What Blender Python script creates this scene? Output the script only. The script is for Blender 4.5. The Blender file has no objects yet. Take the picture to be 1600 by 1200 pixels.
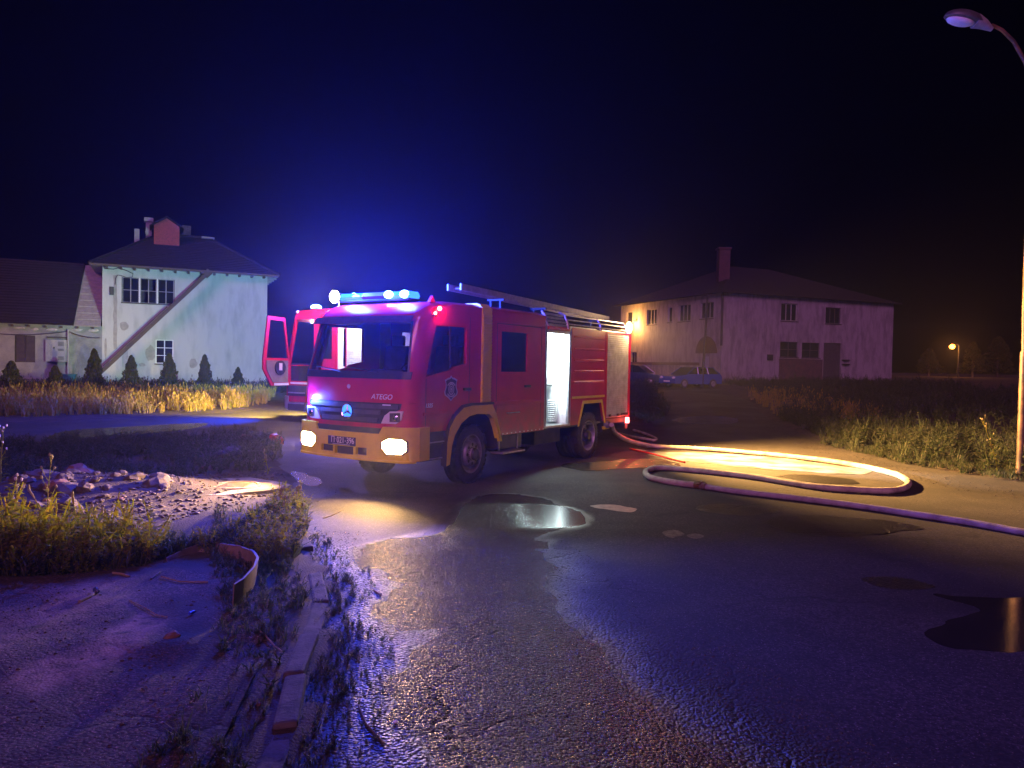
import bpy, bmesh, math, random
import numpy as np
from mathutils import Vector, Matrix
from mathutils.geometry import delaunay_2d_cdt

random.seed(7)
RNG = np.random.default_rng(7)
S = bpy.context.scene
COL = S.collection
PI = math.pi

# ------------------------------------------------------------------ camera
CAM_F, CAM_H, CAM_PITCH, CAM_ROLL = 1160.0, 1.9, -0.026, 0.0186
cd = bpy.data.cameras.new('camera')
cd.sensor_width = 36.0
cd.lens = 36.0 * CAM_F / 1600.0
cd.clip_start = 0.05
cd.clip_end = 1500
cam = bpy.data.objects.new('camera', cd)
COL.objects.link(cam)
_fw = Vector((0, math.cos(CAM_PITCH), math.sin(CAM_PITCH)))
_up0 = Vector((0, -math.sin(CAM_PITCH), math.cos(CAM_PITCH)))
_rt0 = Vector((1, 0, 0))
_c, _s = math.cos(CAM_ROLL), math.sin(CAM_ROLL)
_rt = _rt0 * _c + _up0 * _s          # camera turned a little anticlockwise: the place leans clockwise
_up = _up0 * _c - _rt0 * _s
M = Matrix((_rt, _up, -_fw)).transposed().to_4x4()
M.translation = Vector((0, 0, CAM_H))
cam.matrix_world = M
S.camera = cam

# ------------------------------------------------------------------ night sky, exposure
w = bpy.data.worlds.new('World')
S.world = w
w.use_nodes = True
nt = w.node_tree
bg = nt.nodes['Background']
sky = nt.nodes.new('ShaderNodeTexSky')
sky.sky_type = 'NISHITA'
sky.sun_disc = False
sky.sun_elevation = math.radians(-3.0)
sky.sun_rotation = math.radians(200)
nt.links.new(sky.outputs[0], bg.inputs['Color'])
bg.inputs['Strength'].default_value = 0.0025

def lamp(name, kind, loc, color, power, size=0.05, target=None, angle=60, blend=0.4, parent=None):
    d = bpy.data.lights.new(name, kind)
    d.color = color
    d.energy = power
    if kind in ('POINT', 'SPOT'):
        d.shadow_soft_size = size
    if kind == 'SPOT':
        d.spot_size = math.radians(angle)
        d.spot_blend = blend
    o = bpy.data.objects.new(name, d)
    COL.objects.link(o)
    o.location = loc
    if target is not None:
        o.rotation_euler = (Vector(target) - Vector(loc)).to_track_quat('-Z', 'Y').to_euler()
    if parent:
        o.parent = parent
    return o

# faint violet night light from behind the viewer
lamp('sun', 'SUN', (0, 0, 30), (1.0, 0.31, 0.86), 1.2, target=(0.25, 1.0, 29.5)).data.angle = math.radians(25)
# power of every lamp the place has (W)
LP = dict(beacon=1950, strobe=90, fog=1000, fog2=3400, locker=90, tail=28000, pump=5000, marker=8, tailred=18,
          beacon2=1500, flood=350, head2=8500, wall=15000, street=900, wallamp=1300)

v = S.view_settings
v.view_transform = 'Standard'
v.look = 'None'
v.gamma = 1.0
v.exposure = 0.0
v.use_curve_mapping = False
S.render.engine = 'CYCLES'
S.cycles.use_denoising = True
S.cycles.max_bounces = 6
S.cycles.diffuse_bounces = 2
S.cycles.glossy_bounces = 3
S.cycles.transmission_bounces = 4
S.cycles.transparent_max_bounces = 12
S.cycles.volume_bounces = 0
S.cycles.caustics_reflective = False
S.cycles.caustics_refractive = False
S.cycles.sample_clamp_indirect = 2.0
S.cycles.sample_clamp_direct = 40.0

# ------------------------------------------------------------------ terrain and pixel helper
def gz(x, y):
    """height of the terrain: level near the engine, rising gently towards the houses"""
    t = min(max(0.0, y - 20.0), 60.0)
    return t * (0.0065 + 0.012 / (1 + math.exp(-(x + 2) / 4.0)))

def gzn(x, y):
    t = np.clip(y - 20.0, 0, 60.0)
    return t * (0.0065 + 0.012 / (1 + np.exp(-(x + 2) / 4.0)))

def ray(px, py):
    d = _fw * CAM_F + _rt * (px - 800) - _up * (py - 600)
    return d / d.y

def at(px, py, Y):
    d = ray(px, py)
    return Vector((d.x * Y, Y, CAM_H + d.z * Y))

def gp(px, py, z=0.0):
    """the point of the ground seen at a pixel of the photograph"""
    d = ray(px, py)
    Y = 10.0
    for _ in range(40):
        h = gz(d.x * Y, Y) + z
        Y = Y * 0.4 + 0.6 * min(150.0, (h - CAM_H) / min(d.z, -1e-4))
    return Vector((d.x * Y, Y, gz(d.x * Y, Y) + z))

# ------------------------------------------------------------------ materials
def mat(name, color, rough=0.6, metal=0.0, color2=None, scale=6.0, detail=4.0, bump=0.0, bscale=40.0,
        bdist=0.01, emit=None, estr=0.0, spec=0.5, lo=0.35, hi=0.65, rough2=None, coat=0.0, stretch=(1, 1, 1)):
    m = bpy.data.materials.new(name)
    m.use_nodes = True
    t = m.node_tree
    b = t.nodes['Principled BSDF']
    b.inputs['Base Color'].default_value = (*color, 1)
    b.inputs['Roughness'].default_value = rough
    b.inputs['Metallic'].default_value = metal
    b.inputs['Specular IOR Level'].default_value = spec
    b.inputs['Coat Weight'].default_value = coat
    b.inputs['Coat Roughness'].default_value = 0.08
    tc = t.nodes.new('ShaderNodeTexCoord')
    mp = t.nodes.new('ShaderNodeMapping')
    mp.inputs['Scale'].default_value = stretch
    t.links.new(tc.outputs['Object'], mp.inputs['Vector'])
    if color2 is not None or rough2 is not None:
        n = t.nodes.new('ShaderNodeTexNoise')
        n.inputs['Scale'].default_value = scale
        n.inputs['Detail'].default_value = detail
        n.inputs['Roughness'].default_value = 0.6
        t.links.new(mp.outputs[0], n.inputs['Vector'])
        r = t.nodes.new('ShaderNodeMapRange')
        r.inputs['From Min'].default_value = lo
        r.inputs['From Max'].default_value = hi
        t.links.new(n.outputs['Fac'], r.inputs['Value'])
        if color2 is not None:
            mx = t.nodes.new('ShaderNodeMix')
            mx.data_type = 'RGBA'
            mx.inputs['A'].default_value = (*color, 1)
            mx.inputs['B'].default_value = (*color2, 1)
            t.links.new(r.outputs[0], mx.inputs['Factor'])
            t.links.new(mx.outputs['Result'], b.inputs['Base Color'])
        if rough2 is not None:
            r2 = t.nodes.new('ShaderNodeMapRange')
            r2.inputs['To Min'].default_value = rough
            r2.inputs['To Max'].default_value = rough2
            t.links.new(r.outputs[0], r2.inputs['Value'])
            t.links.new(r2.outputs[0], b.inputs['Roughness'])
    if bump:
        n2 = t.nodes.new('ShaderNodeTexNoise')
        n2.inputs['Scale'].default_value = bscale
        n2.inputs['Detail'].default_value = 3
        t.links.new(mp.outputs[0], n2.inputs['Vector'])
        bp = t.nodes.new('ShaderNodeBump')
        bp.inputs['Strength'].default_value = bump
        bp.inputs['Distance'].default_value = bdist
        t.links.new(n2.outputs['Fac'], bp.inputs['Height'])
        t.links.new(bp.outputs[0], b.inputs['Normal'])
    if emit is not None:
        b.inputs['Emission Color'].default_value = (*emit, 1)
        b.inputs['Emission Strength'].default_value = estr
    return m

def asphalt_mat(name, base, base2, rough_dry, rough_wet, bump, bdist, wet_bias=0.5, gscale=90.0):
    """asphalt: aggregate grain, patchy tone and damp gloss; mesh attributes wet and pool
    (0..1) turn it into soaked coarse asphalt and into standing water"""
    m = bpy.data.materials.new(name)
    m.use_nodes = True
    t = m.node_tree
    L = t.links.new
    b = t.nodes['Principled BSDF']
    tc = t.nodes.new('ShaderNodeTexCoord')
    def attr(n_):
        a = t.nodes.new('ShaderNodeAttribute'); a.attribute_name = n_; return a.outputs['Fac']
    WETA, POOL, PALE, MURK = attr('wet'), attr('pool'), attr('pale'), attr('murk')
    def noise(scale, detail, rough=0.6):
        n = t.nodes.new('ShaderNodeTexNoise')
        n.inputs['Scale'].default_value = scale
        n.inputs['Detail'].default_value = detail
        n.inputs['Roughness'].default_value = rough
        L(tc.outputs['Object'], n.inputs['Vector'])
        return n.outputs['Fac']
    def setin(sock, val):
        if isinstance(val, (int, float)): sock.default_value = val
        elif isinstance(val, tuple): sock.default_value = (*val, 1)
        else: L(val, sock)
    def rng(src, a, b_, c=0.0, d=1.0):
        r = t.nodes.new('ShaderNodeMapRange')
        for k, val in (('From Min', a), ('From Max', b_), ('To Min', c), ('To Max', d)): r.inputs[k].default_value = val
        L(src, r.inputs['Value'])
        return r.outputs[0]
    def mixc(f, A, B):
        x = t.nodes.new('ShaderNodeMix'); x.data_type = 'RGBA'
        setin(x.inputs['Factor'], f); setin(x.inputs['A'], A); setin(x.inputs['B'], B)
        return x.outputs['Result']
    def mixf(f, A, B):
        x = t.nodes.new('ShaderNodeMix'); x.data_type = 'FLOAT'
        setin(x.inputs['Factor'], f); setin(x.inputs['A'], A); setin(x.inputs['B'], B)
        return x.outputs['Result']
    def math_(op, a, b_=0.0, c=0.0):
        x = t.nodes.new('ShaderNodeMath'); x.operation = op
        setin(x.inputs[0], a); setin(x.inputs[1], b_); setin(x.inputs[2], c)
        return x.outputs[0]
    def voro(scale):
        vo = t.nodes.new('ShaderNodeTexVoronoi'); vo.inputs['Scale'].default_value = scale
        L(tc.outputs['Object'], vo.inputs['Vector'])
        return rng(vo.outputs['Distance'], 0.2, 0.75)
    patch = rng(noise(0.55, 6, 0.65), 0.38, 0.62)
    c = mixc(patch, base, base2)
    dk = tuple(x * 0.4 for x in base)
    vr = voro(gscale * 1.1)
    gr = rng(noise(gscale * 0.62, 3, 0.8), 0.42, 0.58)
    c = mixc(math_('MULTIPLY', vr, 0.8), c, dk)
    c = mixc(math_('MULTIPLY', gr, 0.75), c, tuple(x * 0.3 for x in base))
    fleck = rng(noise(gscale * 1.7, 1), 0.66, 0.74, 0, 0.7)
    c = mixc(fleck, c, tuple(min(1, x * 3.0) for x in base2))
    stain = rng(noise(1.3, 7, 0.72), 0.54, 0.68, 0, 0.75)
    c = mixc(stain, c, dk)
    # meandering cracks
    wn = t.nodes.new('ShaderNodeTexNoise'); wn.inputs['Scale'].default_value = 1.6; wn.inputs['Detail'].default_value = 6
    L(tc.outputs['Object'], wn.inputs['Vector'])
    va = t.nodes.new('ShaderNodeVectorMath'); va.operation = 'MULTIPLY_ADD'
    L(wn.outputs['Color'], va.inputs[0]); va.inputs[1].default_value = (0.9, 0.9, 0.9); L(tc.outputs['Object'], va.inputs[2])
    ve = t.nodes.new('ShaderNodeTexVoronoi'); ve.feature = 'DISTANCE_TO_EDGE'; ve.inputs['Scale'].default_value = 0.42
    L(va.outputs[0], ve.inputs['Vector'])
    crack = rng(ve.outputs['Distance'], 0.0, 0.012, 1.0, 0.0)
    crack = math_('MULTIPLY', crack, rng(noise(0.9, 3), 0.42, 0.6))
    c = mixc(math_('MULTIPLY', crack, 0.85), c, tuple(x * 0.25 for x in base))
    brk = rng(noise(6.5, 9, 0.75), 0.36, 0.60)
    c = mixc(math_('MULTIPLY', PALE, brk), c, tuple(min(1, x * 1.55) for x in base2))
    c = mixc(math_('MULTIPLY', MURK, rng(brk, 0, 1, 1.0, 0.45)), c, tuple(x * 0.45 for x in base))
    wfast = math_('MINIMUM', math_('MULTIPLY', WETA, 4.0), 1.0)
    c = mixc(math_('MULTIPLY', wfast, 0.55), c, dk)
    c = mixc(math_('MULTIPLY', POOL, 0.6), c, tuple(x * 0.5 for x in base))
    L(c, b.inputs['Base Color'])
    damp = rng(noise(0.38, 6, 0.6), wet_bias - 0.08, wet_bias + 0.10)
    rr = mixf(damp, rough_dry, rough_wet)
    rr = mixf(math_('POWER', WETA, 1.6), rr, 0.23)
    rr = mixf(POOL, rr, 0.19)
    L(rr, b.inputs['Roughness'])
    h = math_('MULTIPLY_ADD', vr, -0.8, rng(noise(gscale * 0.7, 4, 0.7), 0, 1, 0, 1.1))
    h = math_('ADD', h, math_('MULTIPLY', crack, -2.0))
    bp = t.nodes.new('ShaderNodeBump')
    st_ = mixf(WETA, bump, 1.0)
    st_ = mixf(POOL, st_, 0.0)
    L(st_, bp.inputs['Strength'])
    L(mixf(WETA, bdist, 0.032), bp.inputs['Distance'])
    L(h, bp.inputs['Height'])
    L(bp.outputs[0], b.inputs['Normal'])
    return m

def glass_mat(name, tint, mixf=0.35, rough=0.03):
    m = bpy.data.materials.new(name)
    m.use_nodes = True
    t = m.node_tree
    for n in list(t.nodes):
        if n.type == 'BSDF_PRINCIPLED':
            t.nodes.remove(n)
    out = t.nodes['Material Output']
    tr = t.nodes.new('ShaderNodeBsdfTransparent')
    tr.inputs[0].default_value = (*tint, 1)
    gl = t.nodes.new('ShaderNodeBsdfGlossy')
    gl.inputs['Roughness'].default_value = rough
    lw = t.nodes.new('ShaderNodeLayerWeight')
    lw.inputs[0].default_value = 0.5
    pw = t.nodes.new('ShaderNodeMath'); pw.operation = 'POWER'; pw.inputs[1].default_value = 4.0
    t.links.new(lw.outputs['Facing'], pw.inputs[0])
    fr = t.nodes.new('ShaderNodeMath'); fr.operation = 'MULTIPLY_ADD'
    fr.inputs[1].default_value = 0.9; fr.inputs[2].default_value = 0.05
    t.links.new(pw.outputs[0], fr.inputs[0])
    mx = t.nodes.new('ShaderNodeMixShader')
    t.links.new(fr.outputs[0], mx.inputs[0])
    t.links.new(tr.outputs[0], mx.inputs[1])
    t.links.new(gl.outputs[0], mx.inputs[2])
    t.links.new(mx.outputs[0], out.inputs['Surface'])
    return m

def foliage_mat(name, c1, c2, c3, scale=3.0):
    m = mat(name, c1, rough=0.7, color2=c2, scale=scale, detail=5, spec=0.3)
    t = m.node_tree
    b = t.nodes['Principled BSDF']
    lk = b.inputs['Base Color'].links[0].from_socket
    n = t.nodes.new('ShaderNodeTexNoise')
    n.inputs['Scale'].default_value = scale * 9
    tc = t.nodes.new('ShaderNodeTexCoord')
    t.links.new(tc.outputs['Object'], n.inputs['Vector'])
    r = t.nodes.new('ShaderNodeMapRange')
    r.inputs['From Min'].default_value = 0.5
    r.inputs['From Max'].default_value = 0.62
    t.links.new(n.outputs['Fac'], r.inputs['Value'])
    mx = t.nodes.new('ShaderNodeMix')
    mx.data_type = 'RGBA'
    t.links.new(r.outputs[0], mx.inputs['Factor'])
    t.links.new(lk, mx.inputs['A'])
    mx.inputs['B'].default_value = (*c3, 1)
    t.links.new(mx.outputs['Result'], b.inputs['Base Color'])
    tl_ = t.nodes.new('ShaderNodeBsdfTranslucent')
    hs = t.nodes.new('ShaderNodeHueSaturation')
    hs.inputs['Saturation'].default_value = 1.25
    hs.inputs['Value'].default_value = 1.5
    t.links.new(mx.outputs['Result'], hs.inputs['Color'])
    t.links.new(hs.outputs[0], tl_.inputs['Color'])
    ms = t.nodes.new('ShaderNodeMixShader')
    ms.inputs[0].default_value = 0.45
    t.links.new(b.outputs[0], ms.inputs[1])
    t.links.new(tl_.outputs[0], ms.inputs[2])
    t.links.new(ms.outputs[0], t.nodes['Material Output'].inputs['Surface'])
    return m

MT = dict(
    red=mat('red_paint', (0.66, 0.006, 0.055), 0.28, coat=0.6, color2=(0.50, 0.005, 0.040), scale=1.4, rough2=0.42, bump=0.02, bscale=9),
    yellow=mat('yellow_paint', (0.80, 0.72, 0.04), 0.42, color2=(0.66, 0.58, 0.035), scale=4, lo=0.45, hi=0.75),
    dark=mat('black_plastic', (0.022, 0.022, 0.025), 0.5, color2=(0.035, 0.033, 0.032), scale=8),
    grey=mat('grey_plastic', (0.09, 0.09, 0.10), 0.45, color2=(0.06, 0.06, 0.065), scale=8),
    chassis=mat('chassis_black', (0.02, 0.02, 0.022), 0.65, color2=(0.05, 0.04, 0.035), scale=5),
    rubber=mat('tyre_rubber', (0.022, 0.022, 0.023), 0.75, color2=(0.06, 0.055, 0.05), scale=9, bump=0.2, bscale=60),
    rim=mat('wheel_steel', (0.34, 0.34, 0.36), 0.4, metal=0.4, color2=(0.18, 0.17, 0.17), scale=9),
    alu=mat('aluminium', (0.55, 0.55, 0.57), 0.35, metal=0.7, color2=(0.4, 0.4, 0.42), scale=12),
    shutter=mat('shutter_aluminium', (0.72, 0.74, 0.70), 0.45, metal=0.15, color2=(0.46, 0.46, 0.43), scale=5),
    chrome=mat('chrome', (0.8, 0.8, 0.82), 0.15, metal=1.0),
    white=mat('white_lining', (0.8, 0.82, 0.82), 0.5, color2=(0.7, 0.72, 0.72), scale=6),
    plateblue=mat('plate_blue', (0.02, 0.03, 0.12), 0.4),
    lettering=mat('white_lettering', (0.85, 0.85, 0.85), 0.4),
    badge=mat('badge_navy', (0.03, 0.03, 0.12), 0.45),
    badgewhite=mat('badge_silver', (0.6, 0.6, 0.66), 0.4),
    star=mat('emblem_chrome', (0.75, 0.8, 0.85), 0.12, metal=1.0),
    lens=mat('headlamp_lens', (0.75, 0.75, 0.75), 0.15, coat=1.0),
    seat=mat('seat_cloth', (0.10, 0.10, 0.12), 0.8, color2=(0.06, 0.06, 0.07)),
    beige=mat('beige_trim', (0.24, 0.21, 0.18), 0.7, color2=(0.18, 0.155, 0.13)),
    refl=mat('reflective_tape', (0.75, 0.72, 0.68), 0.3),
    bluelens=mat('blue_lens', (0.02, 0.08, 0.5), 0.1, emit=(0.03, 0.16, 1.0), estr=3.5, coat=1.0),
    blueglow=mat('blue_lamp', (0.1, 0.3, 1.0), 0.2, emit=(0.10, 0.34, 1.0), estr=26),
    bluecore=mat('blue_strobe', (0.3, 0.6, 1.0), 0.2, emit=(0.22, 0.55, 1.0), estr=24),
    warmglow=mat('warm_lamp', (1, 0.8, 0.5), 0.2, emit=(1.0, 0.62, 0.25), estr=30),
    warmwhite=mat('work_lamp', (1, 0.9, 0.8), 0.2, emit=(1.0, 0.78, 0.62), estr=40),
    coolpanel=mat('cool_led', (0.9, 1, 1), 0.3, emit=(0.80, 1.0, 0.98), estr=12),
    redglow=mat('red_lamp', (1, 0.05, 0.05), 0.2, emit=(1.0, 0.10, 0.10), estr=18),
    sodium=mat('sodium_lamp', (1, 0.5, 0.1), 0.2, emit=(1.0, 0.28, 0.02), estr=30),
    glass=glass_mat('cab_glass', (0.80, 0.84, 0.88)),
    glassdark=mat('dark_glass', (0.012, 0.014, 0.02), 0.06, spec=0.6),
    hose=mat('hose_canvas', (0.46, 0.41, 0.33), 0.95, color2=(0.20, 0.17, 0.135), scale=5, detail=9, bump=0.6, bscale=160, spec=0.15, lo=0.42, hi=0.7),
    hose2=mat('hose_canvas_worn', (0.36, 0.33, 0.36), 0.95, color2=(0.16, 0.14, 0.15), scale=5, detail=9, bump=0.6, bscale=160, spec=0.15, lo=0.42, hi=0.7),
    plaster=mat('white_plaster', (0.48, 0.52, 0.50), 0.88, color2=(0.30, 0.34, 0.32), scale=1.3, detail=11, bump=0.5, bscale=14, lo=0.45, hi=0.8, stretch=(1.6, 1.6, 0.4)),
    plaster2=mat('grey_plaster', (0.27, 0.26, 0.265), 0.95, color2=(0.17, 0.16, 0.165), scale=1.6, stretch=(1.5, 1.5, 0.45), detail=9, bump=0.4, bscale=14, lo=0.42, hi=0.62),
    patch=mat('cement_patch', (0.27, 0.28, 0.26), 0.9, color2=(0.36, 0.36, 0.33), scale=4, bump=0.3, bscale=30),
    roof=mat('roof_tile', (0.018, 0.013, 0.015), 0.95, color2=(0.010, 0.008, 0.009), scale=2.5, detail=8),
    redbrick=mat('red_brick', (0.34, 0.07, 0.05), 0.85, color2=(0.22, 0.05, 0.04), scale=9),
    stone=mat('rubble_stone', (0.10, 0.076, 0.064), 0.9, color2=(0.045, 0.034, 0.03), scale=7, bump=0.5, bscale=25),
    clay=mat('broken_brick', (0.20, 0.10, 0.07), 0.9, color2=(0.12, 0.07, 0.055), scale=9, bump=0.4, bscale=25),
    concrete=mat('concrete', (0.085, 0.074, 0.068), 0.92, color2=(0.03, 0.026, 0.024), scale=5, detail=8, bump=0.5, bscale=45, lo=0.4, hi=0.6),
    paleconcrete=mat('pale_concrete', (0.26, 0.23, 0.21), 0.88, color2=(0.12, 0.10, 0.09), scale=3.2, detail=9, bump=0.4, bscale=45, lo=0.4, hi=0.62),
    wood=mat('weathered_wood', (0.12, 0.09, 0.07), 0.85, color2=(0.07, 0.055, 0.045), scale=5, stretch=(1, 1, 6)),
    twig=mat('dry_twig', (0.22, 0.18, 0.12), 0.85, color2=(0.2, 0.13, 0.08), scale=20),
    steel=mat('galvanised_steel', (0.060, 0.042, 0.028), 0.5, metal=0.3, color2=(0.20, 0.10, 0.05), scale=3.5, detail=6, lo=0.45, hi=0.62),
    rust=mat('rusty_band', (0.22, 0.17, 0.13), 0.7, color2=(0.13, 0.09, 0.07), scale=5, detail=7, bump=0.3, bscale=40),
    carpaint=mat('dark_car_paint', (0.03, 0.04, 0.09), 0.22, coat=0.8),
    carblue=mat('blue_car_paint', (0.03, 0.06, 0.30), 0.25, coat=0.8),
    winframe=mat('old_window_frame', (0.30, 0.30, 0.30), 0.7, color2=(0.2, 0.2, 0.2), scale=7),
    darkwood=mat('dark_door_boards', (0.06, 0.05, 0.055), 0.8, color2=(0.035, 0.03, 0.035), scale=5),
    greymetal=mat('grey_cabinet', (0.34, 0.37, 0.38), 0.55, color2=(0.27, 0.30, 0.31), scale=5),
    teal=mat('teal_sheet', (0.03, 0.20, 0.22), 0.5, color2=(0.02, 0.13, 0.15), scale=5),
    cable=mat('black_cable', (0.015, 0.015, 0.015), 0.6),
    soil=mat('soil', (0.070, 0.048, 0.038), 0.94, color2=(0.026, 0.019, 0.017), scale=1.9, detail=10, bump=0.7, bscale=60, bdist=0.02, lo=0.38, hi=0.62),
    thuja=foliage_mat('thuja_green', (0.03, 0.05, 0.018), (0.055, 0.06, 0.02), (0.075, 0.055, 0.02), 4),
    weed=foliage_mat('weed_green', (0.15, 0.19, 0.022), (0.26, 0.24, 0.03), (0.20, 0.15, 0.05), 2.2),
    weeddark=foliage_mat('weed_dark', (0.032, 0.052, 0.024), (0.055, 0.065, 0.035), (0.11, 0.10, 0.075), 2.2),
    straw=foliage_mat('dry_grass', (0.34, 0.26, 0.05), (0.15, 0.17, 0.035), (0.36, 0.25, 0.10), 1.2),
    seedhead=mat('seed_head', (0.30, 0.23, 0.10), 0.8, color2=(0.22, 0.2, 0.09), scale=20),
    flower=mat('pale_flower', (0.55, 0.5, 0.42), 0.8),
    redplastic=mat('red_plastic', (0.5, 0.02, 0.02), 0.4),
    blueplastic=mat('blue_plastic', (0.03, 0.05, 0.5), 0.4),
)
MT['asphalt'] = asphalt_mat('asphalt', (0.038, 0.032, 0.030), (0.105, 0.086, 0.075), 0.82, 0.66, 0.30, 0.006, 0.52, 44)
MT['annexwall'] = mat('grey_annex_plaster', (0.26, 0.29, 0.30), 0.9, color2=(0.14, 0.16, 0.17), scale=1.3, detail=10, bump=0.5, bscale=14, lo=0.42, hi=0.7)
MT['brickdark'] = mat('bare_brick', (0.10, 0.055, 0.05), 0.9, color2=(0.06, 0.04, 0.038), scale=3, detail=8)
MT['oldasphalt'] = asphalt_mat('old_asphalt', (0.048, 0.032, 0.026), (0.20, 0.125, 0.09), 0.95, 0.9, 0.35, 0.010, 0.6, 48)
MT['water'] = mat('puddle_water', (0.018, 0.017, 0.018), 0.07, color2=(0.026, 0.024, 0.024), scale=3, bump=0.03, bscale=55, rough2=0.13)
MT['palesoil'] = mat('pale_soil', (0.22, 0.16, 0.14), 0.95, color2=(0.10, 0.07, 0.06), scale=7, detail=10, bump=0.8, bscale=50, lo=0.4, hi=0.62)
MT['palesoil2'] = mat('brown_soil', (0.16, 0.09, 0.06), 0.95, color2=(0.07, 0.045, 0.035), scale=6, detail=10, bump=0.8, bscale=50, lo=0.4, hi=0.6)
MT['darksoil'] = mat('dark_soil', (0.03, 0.02, 0.018), 0.95, color2=(0.07, 0.045, 0.04), scale=8, detail=10, bump=0.9, bscale=40)
MT['palepatch'] = mat('pale_patch', (0.50, 0.44, 0.33), 0.5, color2=(0.32, 0.27, 0.2), scale=9, bump=0.4, bscale=60)
MT['greypatch'] = mat('worn_patch', (0.20, 0.18, 0.15), 0.6, color2=(0.03, 0.026, 0.024), scale=22, bump=0.6, bscale=60)
MT['lightpool'] = mat('light_pool', (0.24, 0.27, 0.29), 0.35, color2=(0.08, 0.09, 0.09), scale=2.2, detail=8, lo=0.42, hi=0.62, bump=0.1)  # paler than the road: a pool of lamp light put into the colour
MT['damp'] = asphalt_mat('damp_asphalt', (0.018, 0.015, 0.014), (0.045, 0.037, 0.032), 0.5, 0.35, 0.9, 0.010, 0.5, 44)
MT['oldgrit'] = mat('dusty_grit', (0.16, 0.11, 0.09), 0.9, color2=(0.05, 0.035, 0.03), scale=40)
MT['grit'] = mat('wet_grit', (0.05, 0.045, 0.042), 0.22, color2=(0.10, 0.09, 0.08), scale=60)
MT['sheen'] = asphalt_mat('wet_film', (0.040, 0.036, 0.034), (0.058, 0.052, 0.048), 0.20, 0.20, 0.6, 0.010, 0.5, 60)

def grime(m):
    """road dirt thrown up over the lower bodywork, broken up by noise"""
    t = m.node_tree; L = t.links.new; b = t.nodes['Principled BSDF']
    src = b.inputs['Base Color'].links[0].from_socket
    tc = t.nodes.new('ShaderNodeTexCoord'); sp = t.nodes.new('ShaderNodeSeparateXYZ'); L(tc.outputs['Object'], sp.inputs[0])
    r = t.nodes.new('ShaderNodeMapRange'); L(sp.outputs['Z'], r.inputs['Value'])
    r.inputs['From Min'].default_value = 1.35; r.inputs['From Max'].default_value = 0.65
    n = t.nodes.new('ShaderNodeTexNoise'); n.inputs['Scale'].default_value = 5; n.inputs['Detail'].default_value = 9; L(tc.outputs['Object'], n.inputs['Vector'])
    r2 = t.nodes.new('ShaderNodeMapRange'); r2.inputs['From Min'].default_value = 0.38; r2.inputs['From Max'].default_value = 0.62; L(n.outputs['Fac'], r2.inputs['Value'])
    mu = t.nodes.new('ShaderNodeMath'); mu.operation = 'MULTIPLY'; L(r.outputs[0], mu.inputs[0]); L(r2.outputs[0], mu.inputs[1])
    mu2 = t.nodes.new('ShaderNodeMath'); mu2.operation = 'MULTIPLY_ADD'; L(mu.outputs[0], mu2.inputs[0]); mu2.inputs[1].default_value = 0.55; mu2.inputs[2].default_value = 0.04
    x = t.nodes.new('ShaderNodeMix'); x.data_type = 'RGBA'; L(mu2.outputs[0], x.inputs['Factor']); L(src, x.inputs['A']); x.inputs['B'].default_value = (0.10, 0.06, 0.05, 1)
    L(x.outputs['Result'], b.inputs['Base Color'])
grime(MT['red'])

# ------------------------------------------------------------------ mesh helpers
def link(name, me, m=None, parent=None, smooth=False):
    if m is not None:
        me.materials.append(m)
    if smooth:
        me.polygons.foreach_set('use_smooth', [True] * len(me.polygons))
    o = bpy.data.objects.new(name, me)
    COL.objects.link(o)
    if parent is not None:
        o.parent = parent
    return o

def tag(o, label=None, cat=None, group=None, kind=None):
    if label: o['label'] = label
    if cat: o['category'] = cat
    if group: o['group'] = group
    if kind: o['kind'] = kind
    return o

def empty(name, loc=(0, 0, 0), rz=0.0, label=None, cat=None, group=None):
    o = bpy.data.objects.new(name, None)
    o.empty_display_size = 0.2
    COL.objects.link(o)
    o.location = loc
    o.rotation_euler = (0, 0, rz)
    return tag(o, label, cat, group)

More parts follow.
